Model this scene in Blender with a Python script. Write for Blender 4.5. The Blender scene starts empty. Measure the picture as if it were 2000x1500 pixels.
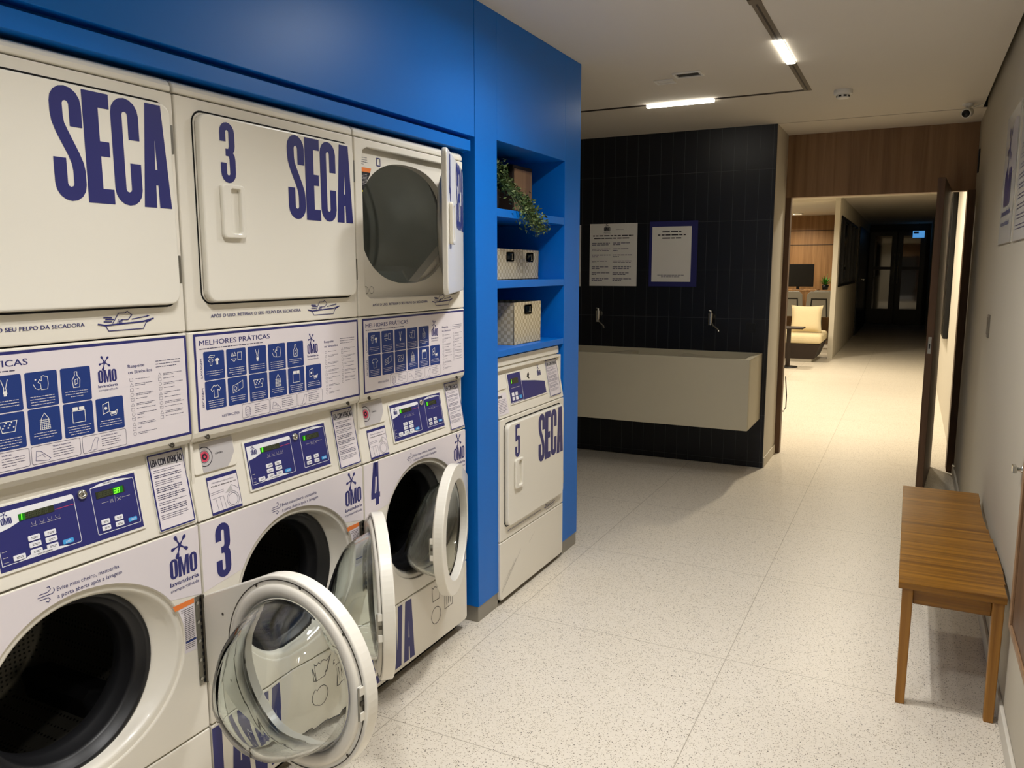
import bpy, math, random
from mathutils import Vector, Matrix
from math import sin, cos, pi, radians
random.seed(7)
S = bpy.context.scene
COL = S.collection

# ------------------------------------------------------------------ camera, world, exposure, lights
CAM = (1.6, 0.0, 1.512)
YAW, PITCH, ROLL = radians(26.765), radians(-8.293), radians(-0.084)
cam = bpy.data.cameras.new('camera'); cam.sensor_width = 36.0; cam.lens = 1540.1 / 2000 * 36.0
cam.clip_start = 0.02; cam.clip_end = 80
co = bpy.data.objects.new('camera', cam); COL.objects.link(co); S.camera = co
_f = Vector((-sin(YAW)*cos(PITCH), cos(YAW)*cos(PITCH), sin(PITCH)))
_r = Vector((cos(YAW), sin(YAW), 0)); _u = _r.cross(_f)
_r2 = _r*cos(ROLL) + _u*sin(ROLL); _u2 = -_r*sin(ROLL) + _u*cos(ROLL)
co.matrix_world = Matrix(((_r2.x, _u2.x, -_f.x, CAM[0]), (_r2.y, _u2.y, -_f.y, CAM[1]), (_r2.z, _u2.z, -_f.z, CAM[2]), (0, 0, 0, 1)))

w = bpy.data.worlds.new('world'); S.world = w; w.use_nodes = True
w.node_tree.nodes['Background'].inputs[0].default_value = (0.9, 0.95, 1.0, 1)
w.node_tree.nodes['Background'].inputs[1].default_value = 0.01
S.view_settings.view_transform = 'Standard'; S.view_settings.look = 'None'
S.view_settings.gamma = 1.0; S.view_settings.exposure = 0.06; S.view_settings.use_curve_mapping = False
S.cycles.use_denoising = True
S.cycles.max_bounces = 12; S.cycles.transmission_bounces = 12; S.cycles.transparent_max_bounces = 12
S.cycles.caustics_refractive = False; S.cycles.caustics_reflective = False
S.cycles.sample_clamp_indirect = 4.0

CEIL = 2.545
NEUTRAL = (1.0, 0.98, 0.965); WARM = (1.0, 0.88, 0.68)

def area(name, loc, sx, sy, watt, color, spread=180, rot=(0, 0, 0)):
    l = bpy.data.lights.new(name, 'AREA'); l.shape = 'RECTANGLE'; l.size = sx; l.size_y = sy
    l.energy = watt; l.color = color; l.spread = radians(spread)
    o = bpy.data.objects.new(name, l); COL.objects.link(o); o.location = loc; o.rotation_euler = rot
    return o
TRACK_Y = [(4.15, 4), (2.62, 10), (1.05, 8), (-0.55, 7)]
for lx, ly, lw in ((0.80, 1.0, 6), (1.3, 0.3, 7)):
    area('ceiling_spot_glow', (lx, ly, CEIL - 0.01), 0.10, 0.10, lw, NEUTRAL, 115)
area('ceiling_spot_glow', (0.84, 2.72, CEIL - 0.01), 0.09, 0.09, 11.0, NEUTRAL, 168)
area('ceiling_spot_glow', (0.50, 2.78, CEIL - 0.01), 0.08, 0.08, 2.0, NEUTRAL, 125)
for ly, lw in TRACK_Y:
    area('track_light_glow', (0.978, ly, CEIL - 0.011), 0.036, 0.44, lw, NEUTRAL, 125)
area('track_light_glow', (0.225, 5.066, CEIL - 0.024), 0.42, 0.03, 0.5, NEUTRAL, 145)
LOUNGE = [(1.08, 7.9, 46), (1.3, 9.9, 36), (0.9, 12.2, 30), (-0.8, 10.2, 26), (-0.3, 12.9, 30), (-0.57, 17.1, 26), (-0.60, 15.7, 10), (-1.9, 16.6, 22)]
for lx, ly, lw in LOUNGE:
    area('lounge_downlight_glow', (lx, ly, 2.645 if ly < 14.3 else 2.60), 0.14, 0.14, lw, WARM, 150)

# ------------------------------------------------------------------ materials
MATS = {}
def lin(c):
    return tuple((x/255/12.92 if x/255 <= 0.04045 else ((x/255+0.055)/1.055)**2.4) for x in c)
def mat(name, rgb, rough=0.5, metal=0.0, coat=0.0, emit=None, es=0.0, trans=0.0, ior=1.45, spec=0.5, srgb=True):
    m = bpy.data.materials.new(name); m.use_nodes = True
    b = m.node_tree.nodes['Principled BSDF']
    c = lin(rgb) if srgb else rgb
    b.inputs['Base Color'].default_value = (*c, 1)
    b.inputs['Roughness'].default_value = rough; b.inputs['Metallic'].default_value = metal
    b.inputs['IOR'].default_value = ior; b.inputs['Specular IOR Level'].default_value = spec
    b.inputs['Coat Weight'].default_value = coat; b.inputs['Transmission Weight'].default_value = trans
    if emit:
        b.inputs['Emission Color'].default_value = (*lin(emit), 1); b.inputs['Emission Strength'].default_value = es
    MATS[name] = m; return m
def nodes(m): return m.node_tree.nodes, m.node_tree.links, m.node_tree.nodes['Principled BSDF']
def mottled(name, rgb, rough, amount=0.04, scale=6.0, bump=0.0, bscale=120, **k):
    m = mat(name, rgb, rough, **k); n, l, b = nodes(m)
    tc = n.new('ShaderNodeTexCoord'); nz = n.new('ShaderNodeTexNoise'); nz.inputs['Scale'].default_value = scale
    nz.inputs['Detail'].default_value = 4
    l.new(tc.outputs['Object'], nz.inputs['Vector'])
    mx = n.new('ShaderNodeMix'); mx.data_type = 'RGBA'
    c = lin(rgb); a = 1 - amount; bb = 1 + amount
    mx.inputs[6].default_value = (c[0]*a, c[1]*a, c[2]*a, 1); mx.inputs[7].default_value = (min(1, c[0]*bb), min(1, c[1]*bb), min(1, c[2]*bb), 1)
    l.new(nz.outputs['Fac'], mx.inputs[0]); l.new(mx.outputs[2], b.inputs['Base Color'])
    if bump:
        n2 = n.new('ShaderNodeTexNoise'); n2.inputs['Scale'].default_value = bscale; l.new(tc.outputs['Object'], n2.inputs['Vector'])
        bp = n.new('ShaderNodeBump'); bp.inputs['Strength'].default_value = bump; bp.inputs['Distance'].default_value = 0.002
        l.new(n2.outputs['Fac'], bp.inputs['Height']); l.new(bp.outputs[0], b.inputs['Normal'])
    return m
def wood(name, c1, c2, rough, axis='Z', scale=14, dark=None):
    m = mat(name, c1, rough); n, l, b = nodes(m)
    tc = n.new('ShaderNodeTexCoord'); mp = n.new('ShaderNodeMapping')
    s = {'X': (0.6, scale, scale), 'Y': (scale, 0.6, scale), 'Z': (scale, scale, 0.6)}[axis]
    mp.inputs['Scale'].default_value = s
    l.new(tc.outputs['Object'], mp.inputs['Vector'])
    nz = n.new('ShaderNodeTexNoise'); nz.inputs['Scale'].default_value = 1.3; nz.inputs['Detail'].default_value = 6; nz.inputs['Roughness'].default_value = 0.6
    nz.inputs['Distortion'].default_value = 0.8
    l.new(mp.outputs[0], nz.inputs['Vector'])
    r = n.new('ShaderNodeValToRGB'); r.color_ramp.elements[0].position = 0.3; r.color_ramp.elements[1].position = 0.72
    r.color_ramp.elements[0].color = (*lin(c2), 1); r.color_ramp.elements[1].color = (*lin(c1), 1)
    l.new(nz.outputs['Fac'], r.inputs[0]); l.new(r.outputs[0], b.inputs['Base Color'])
    return m

mat('enamel', (228, 223, 210), 0.32, coat=0.15)
mat('enamel_door', (230, 226, 214), 0.28, coat=0.25)
mat('vinyl', (224, 217, 220), 0.4)
mat('navy', (44, 46, 108), 0.4)
mat('tile_blue', (28, 55, 122), 0.45)
mat('sign_grey', (186, 182, 182), 0.35)
mat('paper_white', (235, 233, 228), 0.5)
mat('ink', (70, 68, 98), 0.5)
mat('ink_black', (35, 33, 45), 0.5)
mat('button_white', (232, 232, 236), 0.35)
mat('button_blue', (70, 160, 222), 0.35)
mat('lcd', (52, 56, 40), 0.2)
mat('lcd_ghost', (74, 80, 60), 0.3)
mat('led_green', (60, 230, 30), 0.4, emit=(110, 255, 40), es=2.6)
mat('lcd_lit', (20, 90, 20), 0.3, emit=(20, 120, 10), es=0.5)
mat('red', (205, 70, 95), 0.4)
mat('orange', (232, 128, 60), 0.5)
mat('yellow', (225, 215, 60), 0.5)
mat('label_black', (28, 27, 30), 0.45)
mat('chrome', (205, 205, 200), 0.18, metal=1.0)
mat('steel', (150, 148, 140), 0.36, metal=1.0)
mat('steel_dark', (92, 88, 80), 0.42, metal=1.0)
mat('rubber', (22, 22, 24), 0.42)
mat('black_plastic', (16, 16, 18), 0.4)
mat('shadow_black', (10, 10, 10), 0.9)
mat('glass', (246, 252, 250), 0.0, trans=1.0, ior=1.46)
mat('acrylic', (225, 224, 216), 0.15, spec=0.5)
mottled('blue_laminate', (0, 106, 200), 0.40, 0.03, 3.0, spec=0.35)
mottled('ceiling_paint', (222, 214, 200), 0.9, 0.02, 2.0)
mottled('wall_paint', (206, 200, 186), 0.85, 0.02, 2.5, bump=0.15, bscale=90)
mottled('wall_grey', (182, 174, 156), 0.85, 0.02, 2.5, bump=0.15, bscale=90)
mottled('stone', (196, 188, 164), 0.55, 0.04, 5.0)
wood('walnut', (158, 124, 90), (122, 92, 64), 0.5, 'Z', 13)
wood('walnut_dark', (112, 82, 56), (80, 56, 38), 0.5, 'Z', 13)
wood('oak_wall', (166, 126, 82), (128, 92, 56), 0.5, 'Z', 13)
wood('teak', (164, 112, 28), (90, 54, 8), 0.28, 'X', 24)
wood('teak_leg', (170, 120, 50), (130, 86, 28), 0.4, 'Z', 40)
mat('plinth', (150, 146, 136), 0.4, metal=0.5)
mottled('fabric_cream', (224, 208, 170), 0.9, 0.05, 40, bump=0.3, bscale=300)
mat('dark_brown', (44, 32, 24), 0.6)
mat('grey_shell', (150, 146, 136), 0.5)
mat('screen_black', (8, 8, 9), 0.3)
mat('dark_glass', (6, 7, 8), 0.04, spec=0.9)
mat('leaf', (74, 96, 52), 0.5); mat('leaf2', (112, 128, 76), 0.5); mat('leaf_bright', (60, 130, 40), 0.5)
mat('lamp_diffuser', (255, 255, 255), 0.5, emit=(255, 248, 232), es=17.0)
mat('downlight', (255, 240, 210), 0.5, emit=(255, 236, 200), es=8.0)
mat('track', (112, 100, 84), 0.6)
mat('blue_sign', (80, 150, 220), 0.4, emit=(90, 165, 235), es=0.7)
mat('white_plastic', (232, 228, 218), 0.4)
mat('switch_grey', (120, 112, 98), 0.5)
mat('scuff', (110, 104, 96), 0.7)

# drum steel with perforations
m = mat('drum_steel', (96, 94, 86), 0.38, metal=0.6); n, l, b = nodes(m)
tc = n.new('ShaderNodeTexCoord'); vo = n.new('ShaderNodeTexVoronoi'); vo.inputs['Scale'].default_value = 75; vo.inputs['Randomness'].default_value = 0.1
l.new(tc.outputs['Object'], vo.inputs['Vector'])
r = n.new('ShaderNodeValToRGB'); r.color_ramp.elements[0].position = 0.22; r.color_ramp.elements[1].position = 0.3
r.color_ramp.elements[0].color = (0.004, 0.004, 0.004, 1); r.color_ramp.elements[1].color = (*lin((98, 95, 86)), 1)
l.new(vo.outputs['Distance'], r.inputs[0]); l.new(r.outputs[0], b.inputs['Base Color'])
mottled('dryer_steel', (215, 218, 212), 0.34, 0.05, 4.0, metal=0.25)

# terrazzo floor with tile joints
m = mat('terrazzo', (208, 198, 180), 0.38); n, l, b = nodes(m)
tc = n.new('ShaderNodeTexCoord')
def mixc(a, bcol, fac):
    x = n.new('ShaderNodeMix'); x.data_type = 'RGBA'; l.new(fac, x.inputs[0])
    if hasattr(a, 'links'): l.new(a, x.inputs[6])
    else: x.inputs[6].default_value = (*lin(a), 1)
    if hasattr(bcol, 'links'): l.new(bcol, x.inputs[7])
    else: x.inputs[7].default_value = (*lin(bcol), 1)
    return x.outputs[2]
def chips(scale, lo, hi, thr):
    v = n.new('ShaderNodeTexVoronoi'); v.inputs['Scale'].default_value = scale; l.new(tc.outputs['Object'], v.inputs['Vector'])
    sep = n.new('ShaderNodeSeparateColor'); l.new(v.outputs['Color'], sep.inputs[0])
    a = n.new('ShaderNodeMath'); a.operation = 'GREATER_THAN'; a.inputs[1].default_value = thr; l.new(sep.outputs[0], a.inputs[0])
    c = n.new('ShaderNodeMapRange'); c.inputs[1].default_value = hi; c.inputs[2].default_value = lo; l.new(v.outputs['Distance'], c.inputs[0])
    mu = n.new('ShaderNodeMath'); mu.operation = 'MULTIPLY'; l.new(a.outputs[0], mu.inputs[0]); l.new(c.outputs[0], mu.inputs[1])
    return mu.outputs[0]
nz = n.new('ShaderNodeTexNoise'); nz.inputs['Scale'].default_value = 2.2; l.new(tc.outputs['Object'], nz.inputs['Vector'])
base = mixc((216, 207, 190), (222, 214, 200), nz.outputs['Fac'])
base = mixc(base, (178, 168, 148), chips(190, 0.30, 0.45, 0.55))
base = mixc(base, (228, 222, 208), chips(150, 0.30, 0.42, 0.7))
base = mixc(base, (118, 104, 84), chips(150, 0.24, 0.36, 0.78))
base = mixc(base, (62, 57, 50), chips(105, 0.17, 0.26, 0.86))
sx = n.new('ShaderNodeSeparateXYZ'); l.new(tc.outputs['Object'], sx.inputs[0])
def joint(out, off):
    a = n.new('ShaderNodeMath'); a.operation = 'SUBTRACT'; a.inputs[1].default_value = off; l.new(out, a.inputs[0])
    d = n.new('ShaderNodeMath'); d.operation = 'PINGPONG'; d.inputs[1].default_value = 0.464; l.new(a.outputs[0], d.inputs[0])
    c = n.new('ShaderNodeMath'); c.operation = 'LESS_THAN'; c.inputs[1].default_value = 0.0018; l.new(d.outputs[0], c.inputs[0])
    return c.outputs[0]
mxj = n.new('ShaderNodeMath'); mxj.operation = 'MAXIMUM'; l.new(joint(sx.outputs[0], 1.04), mxj.inputs[0]); l.new(joint(sx.outputs[1], 2.035), mxj.inputs[1])
mj2 = n.new('ShaderNodeMath'); mj2.operation = 'MULTIPLY'; mj2.inputs[1].default_value = 0.55; l.new(mxj.outputs[0], mj2.inputs[0])
base = mixc(base, (128, 118, 98), mj2.outputs[0])
l.new(base, b.inputs['Base Color'])

# black wall tiles, stacked vertical
m = mat('black_tile', (16, 18, 24), 0.36); n, l, b = nodes(m)
tc = n.new('ShaderNodeTexCoord'); sx = n.new('ShaderNodeSeparateXYZ'); l.new(tc.outputs['Object'], sx.inputs[0])
def grout(out, off, per, wd):
    a = n.new('ShaderNodeMath'); a.operation = 'SUBTRACT'; a.inputs[1].default_value = off; l.new(out, a.inputs[0])
    d = n.new('ShaderNodeMath'); d.operation = 'PINGPONG'; d.inputs[1].default_value = per/2; l.new(a.outputs[0], d.inputs[0])
    c = n.new('ShaderNodeMath'); c.operation = 'LESS_THAN'; c.inputs[1].default_value = wd; l.new(d.outputs[0], c.inputs[0])
    return c.outputs[0]
g = n.new('ShaderNodeMath'); g.operation = 'MAXIMUM'
l.new(grout(sx.outputs[0], 0.36, 0.0925, 0.0013), g.inputs[0]); l.new(grout(sx.outputs[2], 1.137, 0.365, 0.0014), g.inputs[1])
mx = n.new('ShaderNodeMix'); mx.data_type = 'RGBA'; l.new(g.outputs[0], mx.inputs[0])
mx.inputs[6].default_value = (*lin((18, 20, 27)), 1); mx.inputs[7].default_value = (*lin((72, 72, 76)), 1)
l.new(mx.outputs[2], b.inputs['Base Color'])
bp = n.new('ShaderNodeBump'); bp.inputs['Strength'].default_value = 0.4; bp.inputs['Distance'].default_value = 0.002; bp.invert = True
l.new(g.outputs[0], bp.inputs['Height']); l.new(bp.outputs[0], b.inputs['Normal'])

# woven basket
m = mat('woven', (176, 160, 128), 0.7); n, l, b = nodes(m)
tc = n.new('ShaderNodeTexCoord'); ck = n.new('ShaderNodeTexChecker'); ck.inputs['Scale'].default_value = 60
ad = n.new('ShaderNodeVectorMath'); ad.operation = 'ADD'; ad.inputs[1].default_value = (0.0031, 0.0047, 0.0023)
l.new(tc.outputs['Object'], ad.inputs[0]); l.new(ad.outputs[0], ck.inputs['Vector'])
ck.inputs['Color1'].default_value = (*lin((206, 194, 162)), 1); ck.inputs['Color2'].default_value = (*lin((178, 163, 130)), 1)
l.new(ck.outputs['Color'], b.inputs['Base Color'])
wv = n.new('ShaderNodeTexWave'); wv.inputs['Scale'].default_value = 60; l.new(tc.outputs['Object'], wv.inputs['Vector'])
bp = n.new('ShaderNodeBump'); bp.inputs['Strength'].default_value = 0.8; bp.inputs['Distance'].default_value = 0.004
ma = n.new('ShaderNodeMath'); ma.operation = 'ADD'; l.new(ck.outputs['Fac'], ma.inputs[0]); ma.inputs[1].default_value = 0.0
l.new(ma.outputs[0], bp.inputs['Height']); l.new(bp.outputs[0], b.inputs['Normal'])

# ------------------------------------------------------------------ mesh helpers
V3 = Vector
class Frame:
    def __init__(s, o, U, V, N): s.o, s.U, s.V, s.N = V3(o), V3(U).normalized(), V3(V).normalized(), V3(N).normalized()
    def p(s, u, v, n=0.0): return s.o + s.U*u + s.V*v + s.N*n
    def sub(s, u, v, n=0.0): return Frame(s.p(u, v, n), s.U, s.V, s.N)
WORLDF = Frame((0, 0, 0), (1, 0, 0), (0, 1, 0), (0, 0, 1))
class MB:
    def __init__(s): s.v, s.f, s.m, s.mats, s.sm = [], [], [], [], []
    def mi(s, name):
        if name not in s.mats: s.mats.append(name)
        return s.mats.index(name)
    def add(s, pts, faces, mat, smooth=False):
        k = len(s.v); s.v += [tuple(p) for p in pts]; i = s.mi(mat)
        for f in faces: s.f.append([k+j for j in f]); s.m.append(i); s.sm.append(smooth)
    def box(s, x0, x1, y0, y1, z0, z1, mat, fr=WORLDF):
        P = [fr.p(a, b, c) for c in (z0, z1) for a, b in ((x0, y0), (x1, y0), (x1, y1), (x0, y1))]
        s.add(P, [(3, 2, 1, 0), (4, 5, 6, 7), (0, 1, 5, 4), (1, 2, 6, 5), (2, 3, 7, 6), (3, 0, 4, 7)], mat); return s
    def loft(s, loops, mat, closed=True, cap0=False, cap1=False, smooth=True, flip=False):
        n = len(loops[0]); P = [p for L in loops for p in L]; F = []
        for i in range(len(loops)-1):
            for j in range(n if closed else n-1):
                a, b_ = i*n+j, i*n+(j+1) % n
                q = (a, b_, b_+n, a+n); F.append(q[::-1] if flip else q)
        s.add(P, F, mat, smooth)
        if cap0: s.add(loops[0], [tuple(range(n)) if flip else tuple(range(n))[::-1]], mat)
        if cap1: s.add(loops[-1], [tuple(range(n))[::-1] if flip else tuple(range(n))], mat)
        return s
    def prism(s, loop, n0, n1, mat, fr=WORLDF, smooth=False):
        A = [fr.p(u, v, n0) for u, v in loop]; B = [fr.p(u, v, n1) for u, v in loop]
        return s.loft([A, B], mat, cap0=True, cap1=True, smooth=smooth)
    def ring(s, outer, inner, n0, n1, mat, fr=WORLDF):   # slab with a hole; loops of equal length
        k = len(outer)
        OA = [fr.p(u, v, n0) for u, v in outer]; OB = [fr.p(u, v, n1) for u, v in outer]
        IA = [fr.p(u, v, n0) for u, v in inner]; IB = [fr.p(u, v, n1) for u, v in inner]
        P = OA+OB+IA+IB; F = []
        for j in range(k):
            h = (j+1) % k
            F += [(j, h, k+h, k+j), (k+j, k+h, 3*k+h, 3*k+j), (2*k+h, 2*k+j, 3*k+j, 3*k+h), (h, j, 2*k+j, 2*k+h)]
        s.add(P, F, mat); return s
    def poly(s, pts, mat, fr, n=0.0): s.add([fr.p(u, v, n) for u, v in pts], [tuple(range(len(pts)))], mat); return s
    def rect(s, u0, v0, u1, v1, mat, fr, n=0.0): return s.poly([(u0, v0), (u1, v0), (u1, v1), (u0, v1)], mat, fr, n)
    def rrect(s, u0, v0, u1, v1, r, mat, fr, n=0.0): return s.poly(rr(u0, v0, u1, v1, r, 4), mat, fr, n)
    def frame(s, u0, v0, u1, v1, w, mat, fr, n=0.0):
        s.rect(u0, v0, u1, v0+w, mat, fr, n); s.rect(u0, v1-w, u1, v1, mat, fr, n)
        s.rect(u0, v0+w, u0+w, v1-w, mat, fr, n); s.rect(u1-w, v0+w, u1, v1-w, mat, fr, n); return s
    def stroke(s, pts, w, mat, fr, n=0.0, close=False):
        if close: pts = list(pts)+[pts[0]]
        for (a, b_), (c, d) in zip(pts, pts[1:]):
            n += 0.00001
            L = math.hypot(c-a, d-b_)
            if L < 1e-9: continue
            tx, ty = (c-a)/L*w/2, (d-b_)/L*w/2
            s.poly([(a-tx+ty, b_-ty-tx), (c+tx+ty, d+ty-tx), (c+tx-ty, d+ty+tx), (a-tx-ty, b_-ty+tx)], mat, fr, n)
        return s
    def circ(s, u, v, r, mat, fr, n=0.0, k=24, ry=None): return s.poly([(u+r*cos(2*pi*i/k), v+(ry or r)*sin(2*pi*i/k)) for i in range(k)], mat, fr, n)
    def cring(s, u, v, r, w, mat, fr, n=0.0, k=28): return s.stroke([(u+r*cos(2*pi*i/k), v+r*sin(2*pi*i/k)) for i in range(k)], w, mat, fr, n, True)
    def tube(s, pts, r, mat, k=10, cap=True):
        pts = [V3(p) for p in pts]; rs = r if isinstance(r, (list, tuple)) else [r]*len(pts)
        loops = []; ref = None
        for i, p in enumerate(pts):
            d = (pts[min(i+1, len(pts)-1)]-pts[max(i-1, 0)]).normalized()
            if ref is None: ref = d.orthogonal().normalized()
            ref = (ref - d*ref.dot(d)).normalized(); q = d.cross(ref)
            loops.append([p + (ref*cos(2*pi*j/k)+q*sin(2*pi*j/k))*rs[i] for j in range(k)])
        return s.loft(loops, mat, cap0=cap, cap1=cap)
    def revolve(s, prof, fr, mat, k=48, cap=False, smooth=True, flip=False):   # prof: (radius, n)
        return s.loft([[fr.p(r*cos(2*pi*j/k), r*sin(2*pi*j/k), h) for j in range(k)] for r, h in prof], mat, cap1=cap, smooth=smooth, flip=flip)
    def merge(s, pts, polys, mat): s.add(pts, polys, mat)
    def build(s, name, parent=None, bevel=0.0, seg=2, sub=0, angle=35):
        me = bpy.data.meshes.new(name); me.from_pydata(s.v, [], s.f); me.update()
        for a in s.mats: me.materials.append(MATS[a])
        me.polygons.foreach_set('material_index', s.m); me.polygons.foreach_set('use_smooth', s.sm)
        o = bpy.data.objects.new(name, me); COL.objects.link(o); o.parent = parent
        if bevel:
            b = o.modifiers.new('bevel', 'BEVEL'); b.width = bevel; b.segments = seg; b.limit_method = 'ANGLE'; b.angle_limit = radians(angle); b.harden_normals = False
            w_ = o.modifiers.new('weld', 'WELD'); w_.merge_threshold = 1e-5
            o.modifiers.move(1, 0)
        if sub:
            q = o.modifiers.new('sub', 'SUBSURF'); q.levels = sub; q.render_levels = sub
        return o
def rr(u0, v0, u1, v1, r, k=6):
    if not isinstance(r, (list, tuple)): r = [r]*4
    P = []
    for (cx, cy, a0), q in zip(((u1, v1, 0), (u0, v1, 90), (u0, v0, 180), (u1, v0, 270)), r):
        sx_, sy_ = {0: (-1, -1), 90: (1, -1), 180: (1, 1), 270: (-1, 1)}[a0]
        for i in range(k+1):
            a = radians(a0+90*i/k); P.append((cx+sx_*q+q*cos(a), cy+sy_*q+q*sin(a)))
    return P
def thing(name, label, cat, loc=(0, 0, 0), rotz=0, group=None):
    o = bpy.data.objects.new(name, None); COL.objects.link(o); o.location = loc; o.rotation_euler = (0, 0, rotz)
    o.empty_display_size = 0.1
    return tag(o, label, cat, group)
def tag(o, label, cat, group=None):
    o['label'] = label; o['category'] = cat
    if group: o['group'] = group
    return o
def struct(o, label=None):
    o['kind'] = 'structure'
    if label: o['label'] = label
    return o
def dup(root, loc, rotz=None, label=None):
    r_ = root.copy(); COL.objects.link(r_); r_.location = loc
    if rotz is not None: r_.rotation_euler = (0, 0, rotz)
    if label: r_['label'] = label
    def rec(a, b_):
        for c in list(a.children):
            d = c.copy(); COL.objects.link(d); d.parent = b_; rec(c, d)
    rec(root, r_); return r_

_tc = {}
def text_mesh(body, bold):
    if (body, bold) in _tc: return _tc[(body, bold)]
    cu = bpy.data.curves.new('t', 'FONT'); cu.body = body; cu.size = 1.0; cu.offset = bold; cu.resolution_u = 3
    o = bpy.data.objects.new('t', cu); COL.objects.link(o)
    me = bpy.data.meshes.new_from_object(o)
    P = [tuple(v.co) for v in me.vertices]; F = [tuple(p.vertices) for p in me.polygons]
    x0 = min(p[0] for p in P); x1 = max(p[0] for p in P)
    bpy.data.objects.remove(o); bpy.data.curves.remove(cu); bpy.data.meshes.remove(me)
    _tc[(body, bold)] = (P, F, x0, x1); return _tc[(body, bold)]
def text(mb, body, u, v, size, mat, fr, n=0.0006, width=None, bold=0.0, align='l', rot=0, cap=0.72):
    # size = height of a capital letter; width = full run width
    P, F, x0, x1 = text_mesh(body, 0.0)
    if bold:
        for i, d_ in enumerate((-1, 1)): text(mb, body, u+d_*size*bold*2.4*cos(radians(rot)), v+d_*size*bold*2.4*sin(radians(rot)), size, mat, fr, n-0.00003*(i+1), width, 0.0, align, rot, cap)
    sy = size/cap; sx_ = (width/(x1-x0)) if width else sy
    run = (x1-x0)*sx_; off = {'l': 0, 'c': -run/2, 'r': -run}[align]
    c, s_ = cos(radians(rot)), sin(radians(rot)); Q = []
    for p in P:
        a = (p[0]-x0)*sx_+off; b_ = p[1]*sy
        Q.append(fr.p(u+a*c-b_*s_, v+a*s_+b_*c, n))
    mb.merge(Q, F, mat)
def scribble(mb, u, v, length, h, mat, fr, n=0.0006, seed=0):
    rnd = random.Random(seed); x = u; end = u+length
    while x < end - h:
        wl = min(rnd.uniform(2.2, 7.5)*h, end-x); mb.rect(x, v, x+wl, v+h, mat, fr, n); x += wl+h*0.9
def para(mb, u, v, wd, lines, pitch, h, mat, fr, n=0.0006, seed=0, ragged=0.25, center=False):
    rnd = random.Random(seed)
    for i in range(lines):
        L = wd*(1-rnd.random()*ragged*(1.8 if i == lines-1 else 0.5)); x = u+(wd-L)/2 if center else u
        scribble(mb, x, v-i*pitch, L, h, mat, fr, n, seed*31+i)

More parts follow.
